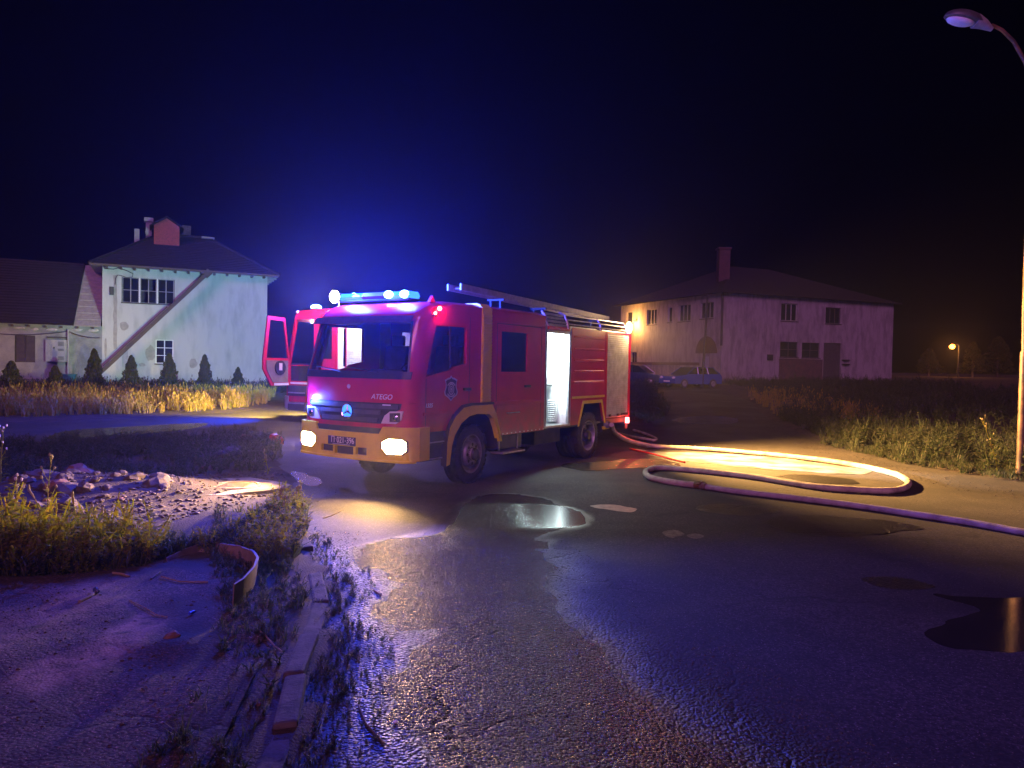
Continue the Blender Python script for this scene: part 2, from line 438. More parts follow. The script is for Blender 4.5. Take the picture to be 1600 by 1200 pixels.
class MB:
    def __init__(self):
        self.v = []; self.f = []
    def add(self, vs, fs):
        n = len(self.v)
        self.v += [tuple(p) for p in vs]
        self.f += [tuple(i + n for i in q) for q in fs]
        return self
    def box(self, x0, x1, y0, y1, z0, z1):
        vs = [(x, y, z) for x in (x0, x1) for y in (y0, y1) for z in (z0, z1)]
        return self.add(vs, [(0, 1, 3, 2), (4, 6, 7, 5), (0, 4, 5, 1), (2, 3, 7, 6), (0, 2, 6, 4), (1, 5, 7, 3)])
    def obox(self, c, ax, ay, az):
        c = Vector(c); ax = Vector(ax); ay = Vector(ay); az = Vector(az)
        vs = [c + ax * i + ay * j + az * k for i in (-1, 1) for j in (-1, 1) for k in (-1, 1)]
        return self.add(vs, [(0, 1, 3, 2), (4, 6, 7, 5), (0, 4, 5, 1), (2, 3, 7, 6), (0, 2, 6, 4), (1, 5, 7, 3)])
    def prism(self, poly, fn):
        """poly of 2-D points swept between fn(p,0) and fn(p,1)"""
        n = len(poly)
        vs = [fn(p, 0) for p in poly] + [fn(p, 1) for p in poly]
        fs = [tuple(range(n - 1, -1, -1)), tuple(range(n, 2 * n))]
        fs += [(i, (i + 1) % n, n + (i + 1) % n, n + i) for i in range(n)]
        return self.add(vs, fs)
    def tube(self, pts, r, n=8, cap=True):
        pts = [Vector(p) for p in pts]
        rs = r if isinstance(r, (list, tuple)) else [r] * len(pts)
        vs = []; fs = []
        prev = None
        for i, p in enumerate(pts):
            d = (pts[min(i + 1, len(pts) - 1)] - pts[max(i - 1, 0)]).normalized()
            if prev is None:
                a = d.orthogonal().normalized()
            else:
                a = (prev - d * prev.dot(d)).normalized()
            prev = a
            b = d.cross(a)
            for k in range(n):
                t = 2 * PI * k / n
                vs.append(p + (a * math.cos(t) + b * math.sin(t)) * rs[i])
        for i in range(len(pts) - 1):
            for k in range(n):
                fs.append((i * n + k, i * n + (k + 1) % n, (i + 1) * n + (k + 1) % n, (i + 1) * n + k))
        if cap:
            fs.append(tuple(range(n - 1, -1, -1)))
            fs.append(tuple((len(pts) - 1) * n + k for k in range(n)))
        return self.add(vs, fs)
    def lathe(self, prof, c=(0, 0, 0), axis='y', n=32, closed=False):
        """prof: (radius, offset along axis)"""
        vs = []; fs = []
        m = len(prof)
        for k in range(n):
            t = 2 * PI * k / n
            for r, h in prof:
                a, b = r * math.cos(t), r * math.sin(t)
                p = {'y': (a, h, b), 'z': (a, b, h), 'x': (h, a, b)}[axis]
                vs.append((p[0] + c[0], p[1] + c[1], p[2] + c[2]))
        for k in range(n):
            k2 = (k + 1) % n
            for i in range(m - 1 + (1 if closed else 0)):
                j = (i + 1) % m
                fs.append((k * m + i, k * m + j, k2 * m + j, k2 * m + i))
        return self.add(vs, fs)
    def ball(self, c, rx, ry, rz, seg=12, rings=8, jitter=0.0, seed=0):
        rr = random.Random(seed)
        vs = [(c[0], c[1], c[2] + rz)]
        for i in range(1, rings):
            a = PI * i / rings
            for k in range(seg):
                t = 2 * PI * k / seg
                s = 1 + rr.uniform(-jitter, jitter)
                vs.append((c[0] + rx * s * math.sin(a) * math.cos(t), c[1] + ry * s * math.sin(a) * math.sin(t), c[2] + rz * s * math.cos(a)))
        vs.append((c[0], c[1], c[2] - rz))
        fs = [(0, 1 + k, 1 + (k + 1) % seg) for k in range(seg)]
        for i in range(rings - 2):
            for k in range(seg):
                a = 1 + i * seg
                fs.append((a + k, a + seg + k, a + seg + (k + 1) % seg, a + (k + 1) % seg))
        e = len(vs) - 1; a = 1 + (rings - 2) * seg
        fs += [(a + k, e, a + (k + 1) % seg) for k in range(seg)]
        return self.add(vs, fs)
    def build(self, name, m, parent=None, smooth=False, bevel=0.0, seg=2):
        me = bpy.data.meshes.new(name)
        me.from_pydata([tuple(p) for p in self.v], [], self.f)
        if bevel or True:
            bm = bmesh.new(); bm.from_mesh(me)
            bmesh.ops.recalc_face_normals(bm, faces=bm.faces)
            if bevel:
                es = [e for e in bm.edges if len(e.link_faces) == 2 and e.calc_face_angle(0) > 0.6]
                bmesh.ops.bevel(bm, geom=es, offset=bevel, segments=seg, affect='EDGES', profile=0.6)
            bm.to_mesh(me); bm.free()
        o = link(name, me, m, parent)
        if smooth:
            me.polygons.foreach_set('use_smooth', [True] * len(me.polygons))
            try:
                me.set_sharp_from_angle(angle=math.radians(40))
            except Exception:
                pass
        return o

def boxes(name, m, parent, items, bevel=0.0, kind=None):
    for it in items:
        tag(MB().box(*it).build(name, m, parent, bevel=bevel), kind=kind)

def inside(p, poly):
    x, y = p; c = False; n = len(poly)
    for i in range(n):
        x1, y1 = poly[i]; x2, y2 = poly[(i + 1) % n]
        if (y1 > y) != (y2 > y) and x < (x2 - x1) * (y - y1) / (y2 - y1) + x1:
            c = not c
    return c

def dens(poly, step):
    out = []
    n = len(poly)
    for i in range(n):
        a = Vector(poly[i]); b = Vector(poly[(i + 1) % n])
        k = max(1, int((b - a).length / step))
        for j in range(k):
            out.append(tuple(a + (b - a) * j / k))
    return out

def sheet(name, outer, holes, mapf, m, parent=None, step=0.15, thick=None, smooth=True, edge=None):
    """flat outline with holes, filled with small triangles and bent by mapf(x, y, depth)"""
    loops = [dens(outer, edge or step)] + [dens(h, edge or step) for h in holes]
    vs = []; es = []
    for lp in loops:
        b = len(vs)
        vs += [Vector(p) for p in lp]
        es += [(b + i, b + (i + 1) % len(lp)) for i in range(len(lp))]
    xs = [p[0] for p in outer]; ys = [p[1] for p in outer]
    x = min(xs) + step * 0.5
    row = 0
    while x < max(xs):
        y = min(ys) + step * (0.5 if row % 2 else 0.25)
        while y < max(ys):
            if inside((x, y), outer) and not any(inside((x, y), h) for h in holes):
                vs.append(Vector((x, y)))
            y += step
        x += step; row += 1
    V, E, F, _, _, _ = delaunay_2d_cdt(vs, es, [], 0, 1e-5)
    tri = []
    for f in F:
        c = sum((V[i] for i in f), Vector((0, 0))) / len(f)
        if inside(c, outer) and not any(inside(c, h) for h in holes):
            tri.append(tuple(f))
    used = sorted({i for f in tri for i in f}); ix = {a: b for b, a in enumerate(used)}
    V = [V[i] for i in used]; tri = [tuple(ix[i] for i in f) for f in tri]
    mb = MB()
    if thick is None:
        mb.add([mapf(p[0], p[1], 0) for p in V], tri)
    else:
        n = len(V)
        vsx = [mapf(p[0], p[1], 0) for p in V] + [mapf(p[0], p[1], thick) for p in V]
        fs = list(tri) + [tuple(i + n for i in reversed(f)) for f in tri]
        cnt = {}
        for f in tri:
            for i in range(3):
                a, b = f[i], f[(i + 1) % 3]
                cnt[(a, b)] = cnt.get((a, b), 0) + 1
        for (a, b) in cnt:
            if (b, a) not in cnt:
                fs.append((b, a, a + n, b + n))
        mb.add(vsx, fs)
    return mb.build(name, m, parent, smooth=smooth)

def fast_mesh(name, V, F, m, parent=None):
    """numpy arrays straight into a mesh; F has equal-length faces"""
    me = bpy.data.meshes.new(name)
    k = F.shape[1]
    me.vertices.add(len(V)); me.vertices.foreach_set('co', V.astype(np.float32).ravel())
    me.loops.add(F.size); me.loops.foreach_set('vertex_index', F.astype(np.int32).ravel())
    me.polygons.add(len(F))
    me.polygons.foreach_set('loop_start', np.arange(0, F.size, k, dtype=np.int32))
    me.polygons.foreach_set('loop_total', np.full(len(F), k, dtype=np.int32))
    me.update(calc_edges=True)
    return link(name, me, m, parent)

def text(s, size, mtx, m, parent, name='lettering', extrude=0.002, shear=0.0, xs=1.0):
    c = bpy.data.curves.new(name, 'FONT')
    c.body = s; c.size = size; c.extrude = extrude; c.align_x = 'LEFT'; c.align_y = 'CENTER'; c.shear = shear
    c.materials.append(m)
    tmp = bpy.data.objects.new(name, c)
    COL.objects.link(tmp)
    me = bpy.data.meshes.new_from_object(tmp)
    bpy.data.objects.remove(tmp)
    me.name = name
    o = bpy.data.objects.new(name, me)
    COL.objects.link(o)
    o.parent = parent
    mm = mtx.copy()
    o.matrix_local = mm @ Matrix.Diagonal((xs, 1, 1, 1))
    return o

# ------------------------------------------------------------------ ground, road, water
ROAD = [(-0.75, 0.5), (-0.85, 2.5), (-0.98, 3.6), (-1.15, 5.0), (-1.62, 6.6), (-2.25, 8.0), (-2.9, 9.9), (-3.5, 11.9), (-4.6, 14.2), (-5.4, 16.6),
        (-6.4, 18.6), (-8.3, 17.9), (-10.8, 15.7), (-20, 8.5), (-40, -4), (-40, 4), (-26, 13.0), (-17.5, 18.0), (-13.0, 21.6),
        (-9.6, 26.5), (-8.8, 34), (-9.5, 42), (9.5, 52), (14.0, 50), (12.2, 38), (9.6, 28), (8.6, 22), (8.1, 17.5), (8.4, 14.6), (9.2, 12.6), (12, 10), (26, 6), (40, 3), (40, 0.5)]

def wob(x, y, s=1.0):
    return math.sin(x * 1.7 * s + 1.3 * math.sin(y * 0.9 * s)) * math.cos(y * 1.3 * s + math.sin(x * 1.1 * s))

def dirt(x, y):
    """unevenness of the bare ground left of the kerb and of the verge on the right"""
    h = 0.012 * wob(x, y, 2.2) + 0.008 * wob(x + 5, y, 5.0)
    # low mound of spoil and the hollow near the rubble
    h += 0.22 * math.exp(-(((x + 5.6) / 1.5) ** 2 + ((y - 10.3) / 0.8) ** 2))
    h += 0.10 * math.exp(-(((x + 3.3) / 0.6) ** 2 + ((y - 8.4) / 0.9) ** 2))
    h += 0.10 * math.exp(-(((x + 6.2) / 2.2) ** 2 + ((y - 13.6) / 0.8) ** 2))
    h += 0.035 * math.exp(-(((x + 2.2) / 0.25) ** 2 + ((y - 4.7) / 0.15) ** 2))
    h += 0.03 * wob(x * 1.0, y, 1.0) * (1 if x < -3 and y < 20 and y > 8 else 0.2)
    if x > 8.5 and y > 10:
        h += 0.25 * (1 - math.exp(-(x - 8.5) / 4))
    return h

def lin(a, b, s): return list(np.arange(a, b, s))
gx = lin(-160, -40, 12) + lin(-40, -14, 1.5) + lin(-14, 3, 0.16) + lin(3, 16, 0.4) + lin(16, 40, 2) + lin(40, 420, 20)
gy = lin(-20, 0, 2.5) + lin(0, 18, 0.16) + lin(18, 30, 0.6) + lin(30, 80, 2.5) + lin(80, 500, 20)
gv = []
for y in gy:
    for x in gx:
        z = gz(x, y)
        if -41 < x < 41 and -1 < y < 53 and inside((x, y), ROAD):
            z -= 0.06
        else:
            z += 0.035 + dirt(x, y)
            if x > 8 or (y > 20): z -= 0.03
        gv.append((x, y, z))
nx = len(gx)
F = np.array([(j * nx + i, j * nx + i + 1, (j + 1) * nx + i + 1, (j + 1) * nx + i) for j in range(len(gy) - 1) for i in range(nx - 1)])
g = fast_mesh('ground', np.array(gv), F, MT['soil'])
g.data.polygons.foreach_set('use_smooth', [True] * len(g.data.polygons))
tag(g, kind='structure')

flat = lambda dz: (lambda x, y, t: (x, y, gz(x, y) + dz))
r = sheet('road', ROAD, [], flat(0.0), MT['asphalt'], step=1.0)
tag(r, kind='structure')

def pxpoly(pts):
    return [tuple(gp(*p).xy) for p in pts]

# the old broken asphalt yard left of the kerb, right up to the camera
YARD = [(-1.18, 0.5), (-1.30, 2.5), (-1.38, 3.6), (-1.55, 4.9), (-2.0, 6.0), (-2.45, 6.35), (-3.2, 6.5), (-4.2, 6.5), (-5.2, 6.4), (-7.0, 5.8), (-8, 3), (-8, 0.5)]
y_ = sheet('yard_asphalt', YARD, [], lambda x, y, t: (x, y, 0.052 + dirt(x, y) + 0.006 * wob(x, y, 3)), MT['oldasphalt'], step=0.075)
tag(y_, kind='structure')

def patch(pts, m, dz):
    q = dens(pxpoly(pts), 0.05)
    q = [(x + 0.05 * wob(x * 4, y * 5) + 0.03 * wob(x * 11 + 3, y * 9), y + 0.05 * wob(x * 5 + 2, y * 3) + 0.03 * wob(x * 9, y * 12)) for x, y in q]
    p = sheet('bare_patch', q, [], lambda x, y, t: (x, y, 0.052 + dirt(x, y) + 0.006 * wob(x, y, 3) + dz), MT[m], step=0.12, edge=0.05)
    return tag(p, kind='structure')

def smooth_poly(pts, it=2):
    for _ in range(it):
        q = []
        n = len(pts)
        for i in range(n):
            a = Vector(pts[i]); b = Vector(pts[(i + 1) % n])
            q += [tuple(a * 0.75 + b * 0.25), tuple(a * 0.25 + b * 0.75)]
        pts = q
    return pts

WET = pxpoly([(560, 852), (600, 843), (640, 834), (667, 826), (690, 800), (700, 778), (760, 765), (850, 772), (905, 788), (933, 812), (920, 829),
              (885, 840), (860, 850), (880, 868), (890, 890), (900, 930), (960, 990), (1030, 1060), (1120, 1140), (1250, 1230), (1900, 2600),
              (640, 2600), (650, 1230), (610, 1120), (570, 1020), (548, 950), (540, 900), (545, 868)])
POOLP = pxpoly([(585, 847), (620, 838), (645, 832), (666, 826), (674, 806), (700, 792), (750, 785), (830, 786), (890, 790), (918, 800), (931, 812), (920, 827),
              (885, 838), (848, 844), (820, 850), (780, 852), (740, 856), (705, 860), (668, 868), (640, 872), (610, 868)])
POOLP = smooth_poly(POOLP, 2)
WET = smooth_poly(WET, 1)

def edge_dist(p, poly):
    """signed distance to the outline (inside positive) and the nearest point of it"""
    P = Vector(p); best = 1e9; bq = None
    n = len(poly)
    for i in range(n):
        a = Vector(poly[i]); b = Vector(poly[(i + 1) % n]); ab = b - a
        f = max(0.0, min(1.0, (P - a).dot(ab) / max(1e-9, ab.dot(ab))))
        q = a + ab * f; d = (P - q).length
        if d < best: best, bq = d, q
    return (best if inside(p, poly) else -best), bq

def sstep(a, b, x):
    t_ = max(0.0, min(1.0, (x - a) / (b - a)))
    return t_ * t_ * (3 - 2 * t_)

NEAR = [(-0.85, 1.0), (-1.0, 2.6), (-1.1, 3.6), (-1.27, 5.0), (-1.7, 6.6), (-2.35, 8.0), (-2.7, 9.2), (-2.2, 11.6), (2.6, 12.2), (4.2, 9.5), (4.2, 1.0)]
wt = sheet('wet_road', NEAR, [], flat(0.005), MT['asphalt'], step=0.085, edge=0.3)
co = [vv.co for vv in wt.data.vertices]
aw = wt.data.attributes.new('wet', 'FLOAT', 'POINT'); ap = wt.data.attributes.new('pool', 'FLOAT', 'POINT')
wv, pv_ = [], []
for q in co:
    nb = min(edge_dist((q.x, q.y), NEAR)[0] / 0.35, 1.0)
    jx = 0.10 * wob(q.x * 2, q.y * 2) + 0.05 * wob(q.x * 6, q.y * 6)
    d, _ = edge_dist((q.x + jx * 0.5, q.y + jx * 0.5), WET)
    far_ = 0.10 if q.y > 7.6 else 0.60
    up_ = sstep(7.9, 8.3, q.y)
    wv.append(max(0.0, nb) * (sstep(-far_, far_ * 0.6, d + jx * (q.y < 7.6) * 1.5) * (1 - up_) + up_ * sstep(0.10, 0.3, d)))
    d, nq = edge_dist((q.x, q.y), POOLP)
    low_ = sstep(8.9, 7.9, nq.y) if (nq.x > -0.4) else 0.0
    wdt = 0.09 + 0.75 * low_
    pv_.append(max(0.0, nb) * sstep(0.0, wdt, d) * (0.45 + 0.55 * sstep(-0.3, 0.5, q.x)))
aw.data.foreach_set('value', wv); ap.data.foreach_set('value', pv_)
tag(wt, kind='structure')
def puddle(pts, m='water', dz=0.006, it=2):
    q = dens(smooth_poly(pxpoly(pts), it), 0.06)
    q = [(x + 0.035 * wob(x * 4, y * 5) + 0.02 * wob(x * 11 + 3, y * 9), y + 0.05 * wob(x * 5 + 2, y * 3) + 0.02 * wob(x * 9, y * 12)) for x, y in q]
    p = sheet('puddle', q, [], flat(dz), MT[m], step=0.4, edge=0.1)
    return tag(p, kind='structure')
puddle([(918, 789), (950, 788), (985, 793), (998, 797), (992, 801), (960, 798), (925, 795)], 'palepatch')
puddle([(1030, 831), (1050, 828), (1068, 833), (1066, 839), (1045, 842)], 'greypatch')
puddle([(1070, 836), (1085, 832), (1108, 838), (1100, 842), (1078, 842)], 'greypatch')
puddle([(1450, 985), (1500, 962), (1535, 955), (1500, 942), (1445, 930), (1500, 932), (1560, 936), (1660, 938), (1680, 1012), (1560, 1022), (1480, 1012), (1455, 1000)])
# pool of lamp light between hose and engine, painted as a pale sheet
puddle([(985, 700), (1020, 706), (1100, 708), (1180, 712), (1240, 718), (1310, 728), (1370, 736), (1340, 743), (1270, 738), (1180, 732), (1080, 722), (1020, 714)], 'lightpool')
puddle([(1185, 812), (1250, 805), (1330, 808), (1425, 818), (1450, 828), (1390, 832), (1330, 840), (1260, 838), (1210, 826)], 'damp')
puddle([(1080, 792), (1130, 787), (1190, 792), (1230, 800), (1180, 806), (1110, 803)], 'damp')
puddle([(1330, 905), (1400, 900), (1470, 918), (1440, 926), (1370, 918)], 'damp')
puddle([(1205, 744), (1250, 741), (1330, 748), (1345, 758), (1280, 756), (1220, 750)], 'damp')
puddle([(872, 728), (905, 722), (945, 722), (1000, 716), (1035, 718), (1075, 728), (1040, 733), (985, 731), (930, 737), (890, 733)], 'sheen')
puddle([(450, 735), (480, 740), (510, 752), (490, 762), (460, 756)], 'sheen')
puddle([(100, 672), (200, 667), (320, 660), (330, 665), (240, 678), (130, 684), (60, 688)], 'sheen')
puddle([(1040, 655), (1110, 648), (1160, 655), (1140, 664), (1070, 662)], 'sheen')

# concrete slab and manhole in the spoil
slab_c = gp(355, 770)
pts = [(slab_c.x + 0.78 * math.cos(a) * (1 + 0.12 * math.sin(3 * a + 1)), slab_c.y + 0.72 * math.sin(a) * (1 + 0.1 * math.cos(4 * a))) for a in np.linspace(0, 2 * PI, 26)[:-1]]
sl = sheet('concrete_slab', pts, [], lambda x, y, t: (x, y, 0.10 - 0.10 * t + 0.004 * wob(x, y, 9)), MT['paleconcrete'], step=0.12, thick=1.0)
tag(sl, 'pale rough concrete slab around the manhole in the bare soil', 'slab')
mh = MB().lathe([(0.0, 0.118), (0.25, 0.118), (0.27, 0.112), (0.28, 0.100), (0.29, 0.118), (0.33, 0.118), (0.345, 0.10)], (slab_c.x + 0.12, slab_c.y + 0.02, 0), 'z', 30)
for i in range(-3, 4):
    mh.box(slab_c.x + 0.12 - 0.18, slab_c.x + 0.12 + 0.18, slab_c.y + 0.02 + i * 0.06 - 0.008, slab_c.y + 0.02 + i * 0.06 + 0.008, 0.117, 0.123)
tag(mh.build('manhole_cover', MT['rust'], smooth=True), 'round iron manhole cover set in the pale concrete slab', 'manhole cover')

BARE = [(pxpoly([(20, 1075), (80, 1040), (150, 1022), (215, 1000), (235, 1010), (190, 1040), (110, 1068), (40, 1092)]), 1, 0.14),
        (pxpoly([(150, 1012), (190, 985), (232, 968), (240, 985), (205, 1008), (165, 1025)]), 1, 0.08),
        (pxpoly([(-30, 1000), (70, 940), (180, 915), (170, 950), (60, 1000), (-40, 1040)]), 0.6, 0.35),
        (pxpoly([(200, 1050), (300, 985), (360, 990), (340, 1040), (260, 1075)]), -1, 0.2),
        (pxpoly([(250, 960), (330, 930), (360, 950), (330, 980), (270, 985)]), -0.7, 0.2),
        (pxpoly([(320, 1150), (380, 1040), (430, 1030), (410, 1110), (360, 1180)]), -1, 0.25),
        (pxpoly([(-60, 900), (120, 890), (300, 872), (420, 868), (420, 890), (300, 900), (120, 915), (-60, 930)]), -1, 0.25)]
ya, yb = y_.data.attributes.new('pale', 'FLOAT', 'POINT'), y_.data.attributes.new('murk', 'FLOAT', 'POINT')
va_, vb_ = [], []
for vv in y_.data.vertices:
    x, y = vv.co.x, vv.co.y
    p_ = m_2 = 0.0
    jx = 0.08 * wob(x * 3, y * 3) + 0.05 * wob(x * 9, y * 8)
    for poly, k_, fall in BARE:
        d, _ = edge_dist((x, y), poly)
        f_ = abs(k_) * sstep(-fall, fall * 0.7, d + jx)
        if k_ > 0: p_ = max(p_, f_)
        else: m_2 = max(m_2, f_)
    va_.append(p_); vb_.append(m_2)
ya.data.foreach_set('value', va_); yb.data.foreach_set('value', vb_)
# kerb stones
kp = [(-0.98, 2.3), (-1.02, 3.0), (-1.10, 3.7), (-1.22, 4.3), (-1.30, 4.95), (-1.42, 5.7), (-1.68, 6.5), (-1.98, 7.3), (-2.32, 8.1)]
kroot = empty('kerb', (0, 0, 0), 0, 'worn grey concrete kerb stones between road and weedy yard', 'kerb')
for i in range(len(kp) - 1):
    a = Vector((*kp[i], 0)); b = Vector((*kp[i + 1], 0))
    d = (b - a).normalized(); n = Vector((-d.y, d.x, 0))
    L = (b - a).length * 0.5 - 0.008
    mb = MB()
    tilt = random.uniform(-0.02, 0.02)
    hgt = random.uniform(0.060, 0.085)
    mb.obox((a + b) / 2 + Vector((0, 0, hgt / 2 - 0.03)) + n * random.uniform(0.0, 0.03), d * L, n * 0.062 + Vector((0, 0, tilt * 0.3)), Vector((0, 0, hgt / 2 + 0.03)))
    k_ = mb.build('kerb_stone', MT['concrete'], kroot, bevel=0.02)
    k_.rotation_euler = (random.uniform(-.006, .006), random.uniform(-.006, .006), 0)

# ------------------------------------------------------------------ haze
hz = MB().box(-90, 120, -4, 165, -1.2, 12.4)
me = bpy.data.meshes.new('haze'); me.from_pydata(hz.v, [], hz.f)
hm = bpy.data.materials.new('haze'); hm.use_nodes = True
t = hm.node_tree
for n in list(t.nodes):
    if n.type == 'BSDF_PRINCIPLED': t.nodes.remove(n)
pv = t.nodes.new('ShaderNodeVolumePrincipled')
pv.inputs['Color'].default_value = (0.62, 0.66, 1.0, 1)
pv.inputs['Density'].default_value = 0.0015
pv.inputs['Anisotropy'].default_value = 0.78
t.links.new(pv.outputs[0], t.nodes['Material Output'].inputs['Volume'])
hz = link('haze', me, hm)
tag(hz, kind='stuff')


# ------------------------------------------------------------------ the fire engine in front
TX, TY, TROT = -1.3965, 10.3875, math.atan2(math.cos(0.5639), math.sin(0.5639))
T1 = empty('fire_engine', (TX, TY, 0), TROT, 'red fire engine with orange bumper and lit fog lamps, standing in front beside the hose', 'fire engine', 'fire engines')

def corner(v, W=2.2, R=0.17, B=0.12):
    h = W / 2
    s = min(1.0, max(0.0, (abs(v - h) - (h - R)) / R))
    return -B + B * ((v - h) / h) ** 2 + R * (1 - math.sqrt(max(0, 1 - s * s)))

def slope(z, z0=1.66, z1=2.55, k=0.30):
    return k * max(0.0, min(z, z1) - z0)

def fmap(off=0.0, sc=1.0):
    return lambda v_, z, t: (corner(max(0, min(2.2, v_))) + slope(z) + t - off, 1.1 + (v_ - 1.1) * sc, z)

def smap(v0=0.0):
    return lambda u, z, t: (u, v0 + t, z)

def rect(a, b, c, d):
    return [(a, c), (b, c), (b, d), (a, d)]

def tyre_wheel(parent, c, width, R=0.478, r=0.31, flip=1, deep=False, steer=0.0):
    """tyre with tread > rim, hub; flip=1 shows its face towards -y"""
    w2 = width
    prof = [(r - 0.02, 0.02), (r, 0.0), (r + 0.05, -0.012), (R - 0.09, -0.006), (R - 0.03, 0.012), (R, 0.035),
            (R, w2 * 0.3), (R - 0.012, w2 * 0.31), (R - 0.012, w2 * 0.34), (R, w2 * 0.35), (R, w2 * 0.65), (R - 0.012, w2 * 0.66), (R - 0.012, w2 * 0.69), (R, w2 * 0.70),
            (R, w2 - 0.035), (R - 0.03, w2 - 0.012), (r + 0.05, w2 + 0.01), (r, w2), (r - 0.02, w2 - 0.02)]
    m = MB().lathe([(a, b * flip) for a, b in prof], (0, 0, 0), 'y', 48, closed=True)
    for k in range(40):                       # tread blocks on the shoulder
        a = 2 * PI * k / 40
        ca, sa = math.cos(a), math.sin(a)
        m.obox((ca * (R - 0.006), flip * 0.03, sa * (R - 0.006)), (ca * 0.012, 0, sa * 0.012), (0, 0.025, 0), (-sa * 0.022, 0, ca * 0.022))
    wobj = m.build('wheel', MT['rubber'], parent, smooth=True)
    wobj.location = c
    wobj.rotation_euler = (0, 0, steer)
    if deep:
        p = [(r, 0.0), (r - 0.015, 0.0), (r - 0.03, 0.03), (r - 0.05, 0.15), (0.20, 0.17), (0.13, 0.165), (0.12, 0.10), (0.10, 0.08), (0.0, 0.08)]
    else:
        p = [(r, 0.0), (r - 0.015, 0.0), (r - 0.03, 0.02), (r - 0.045, 0.07), (0.215, 0.075), (0.20, 0.0), (0.185, -0.012), (0.115, -0.012), (0.105, -0.005), (0.10, -0.05), (0.0, -0.055)]
    MB().lathe([(a, b * flip) for a, b in p], (0, 0, 0), 'y', 40).build('rim', MT['rim'], wobj, smooth=True)
    MB().lathe([(0.11, 0.0), (0.105, -0.012 * 1), (0.095, -0.07), (0.08, -0.085), (0.0, -0.085)] if flip == 1 else [(0.11, 0.0), (0.095, 0.07), (0.08, 0.085), (0, 0.085)],
              (0, 0.06 * flip if deep else 0, 0), 'y', 20).build('hub', MT['dark'], wobj, smooth=True)
    nn = []
    rr = 0.15
    for k in range(8):
        a = 2 * PI * k / 8
        y0 = 0.15 * flip if deep else -0.012 * flip
        MB().lathe([(0.0, y0 - 0.004 * flip), (0.026, y0 - 0.004 * flip), (0.026, y0 + 0.002 * flip)], (rr * math.cos(a), 0, rr * math.sin(a)), 'y', 10).build('hand_hole', MT['dark'], wobj)
    return wobj

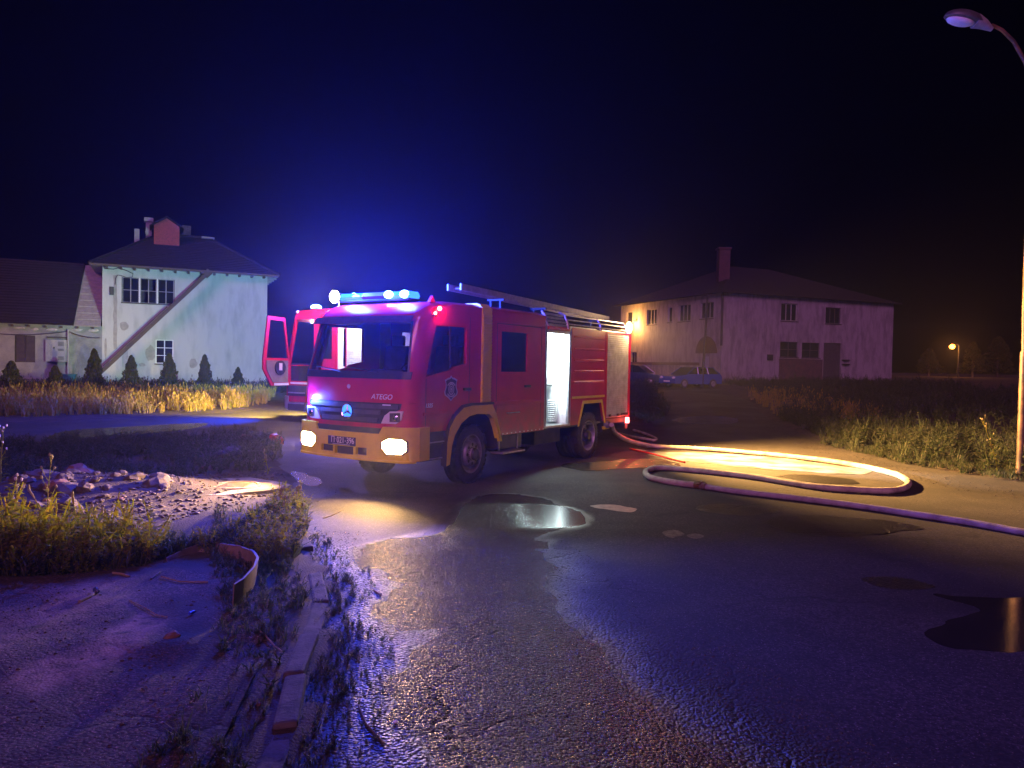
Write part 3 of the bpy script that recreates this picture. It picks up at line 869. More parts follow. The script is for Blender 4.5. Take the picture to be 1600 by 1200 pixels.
def build_engine():
    P = T1
    # ---- cab and crew sides
    archo = [(0.80, 0.90), (0.95, 1.10), (1.18, 1.26), (1.53, 1.28), (1.68, 1.28)]
    for side in (0, 1):
        v0 = 0.0 if side == 0 else 2.2
        th = 0.05 if side == 0 else -0.05
        cab = [(0.22, 0.90), (0.22, 1.66), (0.487, 2.55), (0.62, 2.70), (0.9, 2.785), (1.68, 2.80)] + archo[::-1]
        dw = [(0.30, 1.70), (0.89, 1.80), (0.98, 1.85), (1.28, 1.90), (1.28, 2.46), (0.52, 2.45)]
        sheet('side_panel', cab, [dw], smap(v0), MT['red'], P, step=0.3, thick=th, smooth=False)
        sheet('side_window', dw, [], smap(v0 + th * 0.4), MT['glass'], P, step=0.3, smooth=False)
        MB().box(0.86, 0.885, v0 + th * 0.3 - 0.01, v0 + th * 0.3 + 0.02, 1.82, 2.45).build('window_divider', MT['dark'], P)
        crew = [(1.96, 1.28), (1.99, 1.28), (2.09, 1.12), (2.27, 0.72), (3.72, 0.72), (3.72, 2.80), (1.96, 2.80)]
        cw = rect(2.27, 3.09, 1.78, 2.45)
        sheet('crew_panel', crew, [cw], smap(v0), MT['red'], P, step=0.3, thick=th, smooth=False)
        sheet('crew_window', cw, [], smap(v0 + th * 0.4), MT['glass'] if side else MT['glassdark'], P, step=0.3, smooth=False)
    # orange corrugated pillar band between cab and crew room
    band = MB().box(1.685, 1.955, -0.012, 0.05, 1.28, 2.80)
    z = 1.31
    while z < 2.7:
        band.box(1.70, 1.945, -0.026, -0.011, z, z + 0.032); z += 0.052
    band.prism([(0, 2.80), (0.05, 2.85), (0.10, 2.87), (2.10, 2.87), (2.15, 2.85), (2.2, 2.80)], lambda p, k: (1.685 + 0.27 * k, p[0], p[1]))
    band.build('pillar_band', MT['yellow'], P)
    MB().box(1.685, 1.955, 2.15, 2.212, 1.28, 2.80).build('pillar_band', MT['yellow'], P)
    # door seams, trims, handles
    seam = []
    for (a, b, c, d) in ((2.13, 2.14, 0.80, 2.58), (3.58, 3.59, 0.80, 2.58), (2.13, 3.59, 2.57, 2.58), (1.36, 1.37, 1.30, 2.62), (0.30, 0.31, 0.92, 1.68)):
        seam.append((a, b, -0.003, 0.01, c, d))
    boxes('door_seam', MT['dark'], P, seam)
    MB().box(1.97, 3.71, -0.014, 0.0, 2.60, 2.622).build('rain_gutter', MT['red'], P)
    MB().box(2.00, 3.70, -0.018, 0.0, 1.225, 1.29).build('side_moulding', MT['red'], P, bevel=0.006)
    MB().box(0.25, 0.98, -0.016, 0.0, 1.14, 1.19).build('side_moulding', MT['red'], P, bevel=0.006)
    for u, z in ((1.20, 1.51), (3.00, 1.53)):
        MB().box(u, u + 0.19, -0.035, -0.004, z - 0.022, z + 0.022).build('door_handle', MT['dark'], P, bevel=0.008)
    MB().box(2.45, 2.85, -0.03, 0.0, 1.08, 1.095).build('step_grip', MT['alu'], P, bevel=0.004)
    rv = []
    for k in range(11):
        rv.append((2.34 + k * 0.135, 2.365 + k * 0.135, -0.006, 0, 0.735, 0.75))
    boxes('rivet', MT['refl'], P, rv)
    # ---- front
    W = 2.2
    scr = [(0.10, 1.72), (2.10, 1.72), (2.0, 2.47), (0.20, 2.47)]
    front = rect(0.0, 2.2, 1.32, 2.55)
    sheet('front_panel', front, [scr], fmap(), MT['red'], P, step=0.09, thick=0.05)
    sheet('windscreen', scr, [], fmap(-0.02), MT['glass'], P, step=0.12)
    ed = MB()
    sheet('windscreen_seal', [(0.07, 1.69), (2.13, 1.69), (2.03, 2.50), (0.17, 2.50)], [scr], fmap(0.006), MT['dark'], P, step=0.10)
    sheet('cowl', rect(0.05, 2.15, 1.665, 1.77), [], fmap(0.018), MT['dark'], P, step=0.1, thick=0.012)
    for a, b in (((0.55, 1.76), (1.15, 1.83)), ((1.25, 1.76), (1.85, 1.83))):
        pa = fmap(0.05)(a[0], a[1], 0); pb = fmap(0.045)(b[0], b[1], 0)
        MB().tube([pa, pb], 0.011, 5).build('wiper', MT['dark'], P)
    sheet('sun_visor', rect(0.12, 2.08, 2.47, 2.575), [], lambda v_, z, t: (corner(v_) + slope(z) - 0.10 - (2.57 - z) * 0.5 + t, v_, z), MT['grey'], P, step=0.1, thick=0.012)
    # roof with rounded front edge
    def roofmap(u, v_, t):
        pr = [(0.27, 2.55), (0.33, 2.65), (0.42, 2.72), (0.56, 2.79), (0.9, 2.84), (2.1, 2.865), (4.0, 2.865)]
        z = pr[-1][1]
        for (a, b), (c, d) in zip(pr, pr[1:]):
            if u <= c:
                z = b + (d - b) * (u - a) / (c - a); break
        e = max(0.0, (abs(v_ - 1.1) - 0.86) / 0.24)
        z -= 0.075 * e * e * min(1, (u - 0.27) / 0.4)
        k = max(0.0, 1 - (u - 0.27) / 0.8)
        return (u + corner(v_) * k + 0.0, v_, z - t)
    sheet('roof', rect(0.27, 1.69, 0.0, 2.2), [], roofmap, MT['red'], P, step=0.1, thick=0.03)
    sheet('roof', rect(1.95, 3.74, 0.0, 2.2), [], roofmap, MT['red'], P, step=0.2, thick=0.03)
    # lower red lip under grille, headlamp corners
    gr = [(0.50, 1.02), (1.70, 1.02), (1.78, 1.14), (2.02, 1.235), (2.04, 1.32), (0.16, 1.32), (0.18, 1.235), (0.42, 1.14)]
    low = rect(0.0, 2.2, 0.93, 1.32)
    hl = [(0.13, 1.215), (0.34, 1.205), (0.43, 1.14), (0.485, 1.03), (0.24, 1.03), (0.16, 1.09)]
    hlm = [(2.2 - a, b) for a, b in hl][::-1]
    sheet('lower_front_panel', low, [gr], fmap(-0.004), MT['red'], P, step=0.07, thick=0.05)
    sheet('grille', gr, [], fmap(-0.02), MT['dark'], P, step=0.08)
    for z0 in (1.045, 1.15, 1.235):
        a0 = 0.54 if z0 < 1.1 else (0.50 if z0 < 1.2 else 0.22)
        sheet('grille_slat', rect(a0, 2.2 - a0, z0, z0 + (0.055 if z0 < 1.2 else 0.06)), [], lambda v_, z, t: (corner(v_) - 0.006 + (z - 1.2) * 0.12 + t, v_, z), MT['grey'], P, step=0.08, thick=0.02)
    for k, h in enumerate((hl, hlm)):
        sheet('headlamp', h, [], fmap(0.012), MT['lens'], P, step=0.04, thick=0.03)
        c = (0.255 if k == 0 else 1.945)
        sheet('lamp_bowl', [(c - 0.085, 1.06), (c + 0.085, 1.055), (c + 0.085, 1.18), (c - 0.085, 1.19)], [], fmap(0.016), MT['grey'], P, step=0.05)
        mb = MB().lathe([(0.0, -0.0), (0.03, -0.004), (0.05, 0.012)], (0, 0, 0), 'x', 18)
        q = mb.build('bulb_reflector', MT['chrome'], P, smooth=True)
        q.location = (fmap(0.024)(c, 1.12, 0)[0], c, 1.12)
    # emblem on the grille, round badge above
    ex, ez = corner(1.1) - 0.028, 1.18
    em = MB().lathe([(0.118, 0.0), (0.108, -0.014), (0.096, -0.006), (0.096, 0.01), (0.118, 0.01)], (ex, 1.1, ez), 'x', 36, closed=True)
    for k in range(3):
        a = PI / 2 + k * 2 * PI / 3
        d = Vector((0, math.cos(a), math.sin(a))); n = Vector((0, -math.sin(a), math.cos(a)))
        c0 = Vector((ex, 1.1, ez))
        em.add([c0 + d * 0.108, c0 + n * 0.024 + d * 0.016, c0 - n * 0.024 + d * 0.016, c0 + Vector((-0.02, 0, 0))], [(0, 1, 3), (0, 3, 2), (1, 2, 3)])
    em.build('emblem', MT['star'], P)
    MB().lathe([(0, 0.0), (0.10, 0.0), (0.10, 0.008)], (ex + 0.012, 1.1, ez), 'x', 30).build('emblem_disc', MT['bluelens'], P)  # disc glows blue in place of the blue light the emblem reflects
    MB().lathe([(0, -0.008), (0.028, -0.006), (0.033, 0.004)], (corner(1.1) - 0.004, 1.1, 1.54), 'x', 20).build('round_badge', MT['badgewhite'], P)
    # lettering
    F_ = lambda v_, z, off=0.012: Matrix(((0, 0, -1, corner(v_) + slope(z) - off), (-1, 0, 0, v_), (0, 1, 0, z), (0, 0, 0, 1)))
    def turned(v_, z, off=0.012):
        dv = (corner(v_ - 0.2) - corner(v_)) / -0.2
        x = Vector((-dv, -1, 0)).normalized(); n = Vector((0, 0, 0)); yv = Vector((0, 0, 1)); n = x.cross(yv)
        m = Matrix((x, yv, n)).transposed().to_4x4()
        m.translation = Vector((corner(v_) - off, v_, z))
        return m
    text('ATEGO', 0.105, turned(0.66, 1.405, 0.02), MT['lettering'], P, shear=0.25, xs=1.05)
    sheet('name_strip', rect(0.32, 0.46, 1.285, 1.303), [], fmap(0.02), MT['lettering'], P, step=0.1)
    # bumper
    def bmap(off):
        return lambda v_, z, t: (corner(v_) + t - off, 1.1 + (v_ - 1.1) * 1.055, z)
    bump = [(0.0, 0.505), (2.2, 0.505), (2.2, 0.985), (1.74, 0.985), (1.70, 0.88), (0.52, 0.88), (0.46, 0.985), (0.0, 0.985)]
    open_ = [rect(0.72, 0.915, 0.555, 0.665), rect(0.955, 1.31, 0.545, 0.665), rect(1.35, 1.60, 0.565, 0.665)]
    fog = [(0.10, 0.66), (0.16, 0.61), (0.38, 0.60), (0.46, 0.68), (0.46, 0.77), (0.36, 0.82), (0.16, 0.82), (0.10, 0.78)]
    fogm = [(2.2 - a, b) for a, b in fog][::-1]
    sheet('bumper', bump, open_, bmap(0.05), MT['yellow'], P, step=0.07, thick=0.06)
    MB().box(0.10, 0.34, -0.062, -0.002, 0.505, 0.985).build('bumper_end', MT['yellow'], P, bevel=0.01)
    MB().box(0.10, 0.34, 2.202, 2.262, 0.505, 0.985).build('bumper_end', MT['yellow'], P, bevel=0.01)
    sheet('bumper_lip', rect(0.02, 2.18, 0.485, 0.515), [], bmap(0.075), MT['yellow'], P, step=0.1, thick=0.06)
    sheet('air_intake', rect(0.64, 1.68, 0.53, 0.69), [], bmap(0.0), MT['dark'], P, step=0.1)
    sheet('bumper_gap', [(0.50, 0.87), (1.72, 0.87), (1.76, 0.96), (0.44, 0.96)], [], bmap(0.02), MT['dark'], P, step=0.1)
    for k, h in enumerate((fog, fogm)):
        sheet('fog_lamp', h, [], bmap(0.056), MT['warmglow'], P, step=0.05, thick=0.012)
        ht = [(1.1 + (a - (0.28 if k == 0 else 1.92)) * 1.14 + ((0.28 if k == 0 else 1.92) - 1.1), 0.71 + (b - 0.71) * 1.16) for a, b in h]
        sheet('fog_lamp_bezel', ht, [h], bmap(0.053), MT['grey'], P, step=0.06)
    # number plate
    v0, v1, z0, z1 = 0.90, 1.46, 0.675, 0.80
    xo = lambda v_: corner(v_) - 0.066
    pl = MB().add([(xo(v0), v0, z0), (xo(v1), v1, z0), (xo(v1), v1, z1), (xo(v0), v0, z1), (xo(v0) + .012, v0, z0), (xo(v1) + .012, v1, z0), (xo(v1) + .012, v1, z1), (xo(v0) + .012, v0, z1)],
                  [(0, 1, 2, 3), (4, 7, 6, 5), (0, 4, 5, 1), (2, 6, 7, 3), (0, 3, 7, 4), (1, 5, 6, 2)]).build('number_plate', MT['plateblue'], P)
    x = Vector((xo(v0) - xo(v1), v0 - v1, 0)).normalized(); n = x.cross(Vector((0, 0, 1)))
    def pm(v_, z):
        m = Matrix((x, Vector((0, 0, 1)), n)).transposed().to_4x4()
        f = (v1 - v_) / (v1 - v0)
        m.translation = Vector((xo(v1) + (xo(v0) - xo(v1)) * f, v_, z)) + n * 0.003
        return m
    text('\u041f', 0.125, pm(1.395, 0.745), MT['lettering'], pl, xs=0.9)
    text('\u2022', 0.05, pm(1.315, 0.758), MT['badgewhite'], pl)
    text('021', 0.125, pm(1.275, 0.745), MT['lettering'], pl, xs=0.85)
    text('-', 0.105, pm(1.108, 0.748), MT['lettering'], pl, xs=0.8)
    text('396', 0.125, pm(1.075, 0.745), MT['lettering'], pl, xs=0.85)
    MB().obox(Vector(pm(1.18, 0.688).translation), x * 0.18, Vector((0, 0, 0.004)), n * 0.001).build('plate_holder_line', MT['badgewhite'], pl)
    # ---- side step area and fender
    MB().box(0.24, 0.80, 0.02, 0.30, 0.70, 0.898).box(0.26, 0.78, 0.05, 0.30, 0.47, 0.70).build('entry_step', MT['grey'], P, bevel=0.01)
    boxes('step_edge', MT['alu'], P, [(0.28, 0.77, -0.005, 0.05, 0.735, 0.75), (0.30, 0.77, 0.02, 0.06, 0.49, 0.505)])
    MB().box(0.24, 0.80, 1.9, 2.18, 0.47, 0.898).build('entry_step', MT['grey'], P, bevel=0.01)
    fo = [(0.76, 0.37), (0.775, 0.72), (0.83, 0.93), (0.97, 1.10), (1.18, 1.225), (1.40, 1.25), (1.97, 1.25), (2.08, 1.10), (2.27, 0.63), (2.20, 0.63), (2.10, 0.86),
          (2.00, 1.02), (1.88, 1.095), (1.53, 1.115), (1.33, 1.09), (1.12, 0.99), (0.96, 0.82), (0.89, 0.66), (0.845, 0.39)]
    for v0, th in ((-0.045, 0.09), (2.245, -0.09)):
        sheet('fender', fo, [], smap(v0), MT['yellow'], P, step=0.15, thick=th, smooth=False, edge=0.3)
        fd = [(0.735, 0.37), (0.75, 0.74), (0.81, 0.96), (0.95, 1.13), (1.17, 1.265), (1.40, 1.29), (2.0, 1.29), (2.03, 1.252), (1.40, 1.252), (1.18, 1.227), (0.97, 1.102), (0.83, 0.932), (0.775, 0.722), (0.759, 0.37)]
        sheet('fender_trim', fd, [], smap(v0 * 1.0), MT['dark'], P, step=0.15, thick=th, smooth=False, edge=0.3)
    # wheel wells
    well = MB()
    wp = [(0.80, 0.5), (0.86, 0.85), (1.10, 1.08), (1.53, 1.14), (1.95, 1.10), (2.15, 0.80), (2.22, 0.5)]
    for a, b in zip(wp, wp[1:]):
        well.add([(a[0], 0.0, a[1]), (b[0], 0.0, b[1]), (b[0], 2.2, b[1]), (a[0], 2.2, a[1])], [(0, 1, 2, 3)])
    well.build('wheel_well', MT['chassis'], P)
    tyre_wheel(P, (1.55, 0.06, 0.478), 0.27, steer=0.06)
    tyre_wheel(P, (1.55, 2.14, 0.478), 0.27, flip=-1, steer=0.06)
    tyre_wheel(P, (5.68, 0.06, 0.478), 0.27, deep=True)
    tyre_wheel(P, (5.68, 0.36, 0.478), 0.25)
    tyre_wheel(P, (5.68, 2.14, 0.478), 0.27, flip=-1, deep=True)
    tyre_wheel(P, (5.68, 1.84, 0.478), 0.25, flip=-1)
    MB().box(0.5, 7.4, 0.70, 0.80, 0.52, 0.72).box(0.5, 7.4, 1.40, 1.50, 0.52, 0.72).box(1.45, 1.65, 0.4, 1.8, 0.40, 0.56).box(5.55, 5.8, 0.65, 1.55, 0.36, 0.62).box(0.3, 1.1, 0.45, 1.75, 0.42, 0.95).build('chassis', MT['chassis'], P)
    MB().box(2.45, 3.3, 0.20, 0.68, 0.42, 0.70).build('fuel_tank', MT['grey'], P, bevel=0.04)
    MB().box(3.9, 4.9, 0.30, 0.68, 0.40, 0.70).build('battery_box', MT['chassis'], P, bevel=0.02)
    MB().box(2.35, 3.05, -0.02, 0.25, 0.40, 0.43).box(2.4, 2.42, 0.1, 0.12, 0.43, 0.72).box(2.98, 3.0, 0.1, 0.12, 0.43, 0.72).build('side_step', MT['alu'], P)
    MB().box(2.2, 7.55, 0.06, 2.14, 0.70, 0.74).build('body_floor', MT['chassis'], P)
    # ---- cab interior
    MB().box(0.25, 3.68, 0.06, 2.14, 1.15, 1.19).box(3.66, 3.70, 0.06, 2.14, 0.74, 2.80).build('cab_floor', MT['seat'], P)
    MB().box(0.12, 0.50, 0.12, 2.08, 1.19, 1.70).box(0.14, 0.42, 0.30, 0.95, 1.70, 1.80).build('dashboard', MT['dark'], P, bevel=0.03)
    for v_ in (0.32, 1.42):
        MB().box(1.0, 1.50, v_, v_ + 0.5, 1.19, 1.45).build('seat', MT['seat'], P, bevel=0.04)
        MB().obox((1.55, v_ + 0.25, 1.82), (0.05, 0, 0.01), (0, 0.24, 0), (0.05, 0, 0.36)).obox((1.62, v_ + 0.25, 2.27), (0.04, 0, 0), (0, 0.13, 0), (0, 0, 0.09)).build('seat_back', MT['seat'], P, bevel=0.03)
    sw = MB().lathe([(0.21, 0), (0.225, 0.012), (0.21, 0.025), (0.195, 0.012)], (0, 0, 0), 'z', 28, closed=True).obox((0, 0, 0.01), (0.2, 0, 0), (0, 0.02, 0), (0, 0, 0.008)).build('steering_wheel', MT['dark'], P, smooth=True)
    sw.location = (0.68, 0.55, 1.82); sw.rotation_euler = (0, math.radians(-35), 0)
    # mirror
    MB().tube([(0.45, 0.02, 2.60), (0.46, -0.08, 2.58), (0.42, -0.10, 2.58)], 0.012, 6).build('mirror_arm', MT['dark'], P)
    # red marker lamps high on the cab corner
    for u, z, rr in ((0.57, 2.70, 0.036), (0.47, 2.625, 0.026)):
        MB().ball((u, -0.02, z), rr, rr, rr, 10, 6).build('marker_lamp', MT['redglow'], P, smooth=True)
    MB().prism([(-0.07, 0), (0.07, 0), (0.0, 0.10)], lambda p, k: (0.62 + p[0], 0.15 + 0.05 * k, 2.80 + p[1])).build('horn_cover', MT['red'], P)
    # badge on the door
    sh = [(0.90, 1.335), (0.95, 1.375), (1.05, 1.425), (1.065, 1.475), (1.03, 1.55), (1.03, 1.60), (1.055, 1.655), (0.98, 1.685), (0.93, 1.69), (0.90, 1.72),
          (0.87, 1.69), (0.82, 1.685), (0.745, 1.655), (0.77, 1.60), (0.77, 1.55), (0.735, 1.475), (0.75, 1.425), (0.85, 1.375)]
    bd = sheet('door_badge', sh, [], smap(-0.003), MT['badgewhite'], P, step=0.05, thick=0.002, smooth=False)
    sc = lambda k: [(0.90 + (a - 0.90) * k, 1.52 + (b - 1.52) * k) for a, b in sh]
    sheet('badge_field', sc(0.86), [], smap(-0.005), MT['badge'], bd, step=0.05, smooth=False)
    ring = lambda R_, cz=1.515, n=24, sx=0.8: [(0.90 + R_ * sx * math.cos(2 * PI * k / n), cz + R_ * math.sin(2 * PI * k / n)) for k in range(n)]
    sheet('badge_ring', ring(0.088), [ring(0.068)], smap(-0.007), MT['badgewhite'], bd, step=0.05, smooth=False)
    sheet('badge_ring', ring(0.050), [ring(0.036)], smap(-0.007), MT['badgewhite'], bd, step=0.05, smooth=False)
    sheet('badge_centre', ring(0.022), [], smap(-0.007), MT['badgewhite'], bd, step=0.05, smooth=False)
    arc = lambda r0, r1, a0, a1, cz: [(0.90 + r0 * math.cos(a), cz + r0 * math.sin(a)) for a in np.linspace(a0, a1, 12)] + [(0.90 + r1 * math.cos(a), cz + r1 * math.sin(a)) for a in np.linspace(a1, a0, 12)]
    sheet('badge_scroll', arc(0.12, 0.10, math.radians(215), math.radians(325), 1.515), [], smap(-0.007), MT['badgewhite'], bd, step=0.05, smooth=False)
    sheet('badge_scroll', arc(0.12, 0.10, math.radians(35), math.radians(145), 1.505), [], smap(-0.007), MT['badgewhite'], bd, step=0.05, smooth=False)
    sm_ = Matrix(((1, 0, 0, 0.29), (0, 0, -1, -0.004), (0, 1, 0, 1.285), (0, 0, 0, 1)))
    text('1325', 0.085, sm_, MT['lettering'], P, shear=0.25)
    # ---- open lit locker
    cu0, cu1, cz0, cz1 = 3.80, 4.66, 0.78, 2.50
    MB().box(3.725, 3.798, 0.0, 0.05, 0.74, 2.66).box(4.662, 4.755, 0.0, 0.05, 0.74, 2.66).box(3.798, 4.662, 0.0, 0.05, 2.50, 2.56).box(3.74, 4.75, -0.004, 0.9, 0.742, 0.778).build('locker_frame', MT['alu'], P)
    MB().box(3.76, 3.775, -0.004, 0.0, 0.79, 2.55).box(4.70, 4.715, -0.004, 0.0, 0.79, 2.55).build('locker_seal', MT['dark'], P)
    inn = MB()
    inn.box(3.78, 3.798, 0.051, 0.95, cz0, 2.56).box(4.662, 4.68, 0.051, 0.95, cz0, 2.56).box(3.80, 4.66, 0.93, 0.95, cz0, 2.56).box(3.80, 4.66, 0.051, 0.93, 2.54, 2.56)
    inn.build('locker_lining', MT['white'], P)
    MB().box(3.83, 3.86, 0.10, 0.14, 1.0, 2.49).box(4.60, 4.63, 0.10, 0.14, 1.0, 2.49).box(3.9, 4.56, 0.12, 0.2, 2.50, 2.52).build('locker_light', MT['coolpanel'], P)
    MB().box(3.84, 4.34, 0.30, 0.88, 0.80, 1.60).build('locker_drawer_unit', MT['plateblue'], P, bevel=0.01)
    MB().box(3.83, 4.35, 0.28, 0.88, 1.602, 1.66).build('drawer_unit_top', MT['alu'], P, bevel=0.006)
    MB().box(4.42, 4.64, 0.35, 0.7, 1.50, 1.53).build('shelf_bracket', MT['dark'], P)
    MB().box(3.80, 4.66, -0.02, 0.10, 2.56, 2.63).build('shutter_housing', MT['red'], P, bevel=0.015)
    # louvre of slats above the locker
    for k in range(4):
        z = 2.655 + k * 0.068
        MB().obox((4.19, 0.02 + k * 0.035, z), (0.37, 0, 0), (0, 0.02, 0.008), (0, -0.004, 0.017)).build('louvre_slat', MT['alu'], P)
    MB().tube([(4.57, -0.01, 2.60), (4.57, 0.0, 2.72), (4.56, 0.07, 2.86), (4.50, 0.16, 2.92)], 0.025, 6).build('rail_post', MT['alu'], P)
    MB().tube([(3.80, -0.0, 2.62), (3.80, 0.05, 2.80), (3.80, 0.14, 2.90)], 0.02, 6).build('rail_post', MT['alu'], P)
    # ---- rear body
    body = [(4.757, 0.74), (5.12, 0.74), (5.32, 1.14), (6.11, 1.14), (6.28, 0.74), (6.33, 0.74), (6.33, 2.64), (4.757, 2.64)]
    for v0, th in ((0.0, 0.04), (2.2, -0.04)):
        sheet('body_panel', body, [], smap(v0), MT['red'], P, step=0.4, thick=th, smooth=False)
        ao = [(5.06, 0.70), (5.27, 1.205), (6.16, 1.205), (6.345, 0.70), (6.285, 0.70), (6.12, 1.145), (5.315, 1.145), (5.115, 0.70)]
        sheet('rear_arch_trim', ao, [], smap(v0 - (0.012 if th > 0 else -0.012)), MT['yellow'], P, step=0.4, thick=th * 0.29, smooth=False, edge=0.5)
    for k, z in enumerate((1.58, 1.795, 2.015, 2.24, 2.47)):
        MB().prism([(-0.022, 0), (-0.012, 0.012), (0.012, 0.012), (0.022, 0)], lambda p, q, z=z: (4.86 + q * 1.36, -p[1], z + p[0])).build('body_rib', MT['red'], P)
    MB().box(4.80, 6.28, -0.006, 0.0, 1.255, 1.30).build('side_stripe', MT['yellow'], P)
    MB().box(4.757, 4.80, -0.006, 0.0, 0.76, 2.62).box(6.29, 6.33, -0.006, 0.0, 0.76, 2.62).build('body_edge', MT['red'], P)
    well = MB()
    wp = [(5.10, 0.5), (5.30, 1.16), (6.13, 1.16), (6.30, 0.5)]
    for a, b in zip(wp, wp[1:]):
        well.add([(a[0], 0.041, a[1]), (b[0], 0.041, b[1]), (b[0], 2.159, b[1]), (a[0], 2.159, a[1])], [(0, 1, 2, 3)])
    well.build('wheel_well', MT['chassis'], P)
    # roller shutter: interlocking slats
    pr = []
    z = 0.85; n = 0
    while z < 2.59:
        pr += [(0.012, z), (0.0, z + 0.008), (0.0, z + 0.036), (0.012, z + 0.043)]
        z += 0.0445
    sh2 = MB()
    for (a, b), (c, d) in zip(pr, pr[1:]):
        sh2.add([(6.375, a, b), (7.495, a, b), (7.495, c, d), (6.375, c, d)], [(0, 1, 2, 3)])
    ss = sh2.build('roller_shutter', MT['shutter'], P)
    MB().box(6.332, 6.373, -0.008, 0.04, 0.80, 2.64).box(7.497, 7.60, -0.008, 0.04, 0.80, 2.64).box(6.373, 7.497, -0.004, 0.04, 2.60, 2.64).build('shutter_rail', MT['red'], P)
    MB().box(6.375, 7.495, -0.012, 0.03, 0.80, 0.845).build('shutter_bar', MT['alu'], P, bevel=0.005)
    for u in (6.52, 6.93, 7.17, 7.29, 7.41):
        MB().box(u - 0.045, u + 0.045, -0.04, -0.013, 0.825, 0.875).build('shutter_latch', MT['dark'], P, bevel=0.01)
    MB().box(7.56, 7.60, 0.04, 2.16, 0.74, 2.64).build('rear_wall', MT['red'], P)
    MB().box(3.74, 7.60, 0.02, 2.18, 2.645, 2.665).build('body_roof', MT['alu'], P)
    MB().box(4.68, 7.55, 2.17, 2.2, 0.74, 2.64).box(3.74, 4.757, 2.17, 2.2, 0.74, 2.64).build('far_side_wall', MT['red'], P)
    # bumper bar, hitch, tail lamp
    MB().box(6.35, 7.62, 0.05, 0.12, 0.66, 0.78).box(7.50, 7.64, 0.05, 2.15, 0.50, 0.62).build('rear_underrun_bar', MT['chassis'], P, bevel=0.01)
    MB().box(7.50, 7.58, -0.02, 0.05, 0.63, 0.76).build('tail_lamp', MT['redglow'], P, bevel=0.012)
    MB().box(6.35, 6.62, 0.02, 0.08, 0.56, 0.62).build('hose_bracket', MT['yellow'], P)
    MB().lathe([(0.07, 0), (0.075, 0.05), (0.06, 0.06), (0.06, 0.1)], (6.45, -0.04, 0.66), 'y', 16).build('pump_outlet', MT['alu'], P, smooth=True)
    # roof rails
    for z, v_ in ((2.70, 0.01), (2.785, 0.03), (2.875, 0.09)):
        MB().tube([(4.60, v_, z), (7.40, v_, z)], 0.015, 6).build('roof_rail', MT['alu'], P)
    for u in (6.05, 7.38):
        MB().tube([(u, 0.0, 2.64), (u, 0.02, 2.76), (u - 0.02, 0.10, 2.89)], 0.018, 6).build('rail_post', MT['alu'], P)
    # light bar
    lb = MB().box(0.62, 0.88, 0.62, 2.06, 2.845, 2.885).build('light_bar', MT['dark'], P, bevel=0.012)
    def dome(v0, v1, m, nm):
        MB().prism([(0.63, 2.886), (0.60, 2.93), (0.65, 2.99), (0.85, 2.99), (0.90, 2.93), (0.87, 2.886)], lambda p, k: (p[0], v0 + (v1 - v0) * k, p[1])).build(nm, m, lb, bevel=0.01)
    dome(0.62, 1.10, MT['bluelens'], 'blue_dome')
    dome(1.102, 1.58, MT['grey'], 'speaker_cover')
    dome(1.582, 2.06, MT['bluelens'], 'blue_dome')
    for v_, u in ((0.70, 0.66), (0.99, 0.63), (1.80, 0.72)):
        MB().ball((u - 0.04, v_, 2.94), 0.05, 0.085, 0.06, 12, 8).build('beacon_lamp', MT['bluecore'], lb, smooth=True)
    MB().ball((-0.0, 1.98, 1.34), 0.035, 0.06, 0.03, 12, 8).build('grille_strobe', MT['bluecore'], P, smooth=True)
    # work lamp on a bracket at the tail
    MB().tube([(7.5, 0.08, 2.66), (7.5, 0.02, 2.72)], 0.015, 6).lathe([(0.0, 0.05), (0.05, 0.045), (0.085, 0.0), (0.085, -0.012)], (7.45, 0.0, 2.78), 'y', 20).build('work_lamp', MT['dark'], P, smooth=True)
    MB().ball((7.45, -0.02, 2.78), 0.13, 0.05, 0.13, 16, 8).build('work_lamp_lens', MT['warmglow'], P, smooth=True)
build_engine()

# ladder resting on the roof: a thing of its own
lad = empty('roof_ladder', (TX, TY, 0), TROT, 'long aluminium ladder lying on the roof of the front engine', 'ladder')
lz = lambda u: 3.145 - 0.03 * (u - 1.66)
for v_ in (0.40, 0.66):
    MB().add([(1.66, v_, lz(1.66) - 0.055), (7.3, v_, lz(7.3) - 0.055), (7.3, v_, lz(7.3) + 0.05), (1.66, v_, lz(1.66) + 0.05),
              (1.66, v_ + 0.03, lz(1.66) - 0.055), (7.3, v_ + 0.03, lz(7.3) - 0.055), (7.3, v_ + 0.03, lz(7.3) + 0.05), (1.66, v_ + 0.03, lz(1.66) + 0.05)],
             [(0, 1, 2, 3), (4, 7, 6, 5), (0, 4, 5, 1), (3, 2, 6, 7), (0, 3, 7, 4), (1, 5, 6, 2)]).build('rail', MT['alu'], lad)
rg = bpy.data.meshes.new('rung')
m_ = MB().tube([(0, 0.43, 0), (0, 0.66, 0)], 0.016, 6)
rg.from_pydata([tuple(p) for p in m_.v], [], m_.f); rg.materials.append(MT['alu'])
u = 1.85
while u < 7.2:
    o = bpy.data.objects.new('rung', rg); COL.objects.link(o); o.parent = lad; o.location = (u, 0, lz(u)); u += 0.28
for u in (2.9, 4.4, 6.9):
    zt = 2.867 if u < 3.7 else 2.667
    MB().box(u - 0.02, u + 0.02, 0.38, 0.72, lz(u) - 0.09, lz(u) - 0.057).box(u - 0.015, u + 0.015, 0.44, 0.47, zt, lz(u) - 0.09).box(u - 0.015, u + 0.015, 0.64, 0.67, zt, lz(u) - 0.09).build('ladder_rest', MT['dark'], lad)

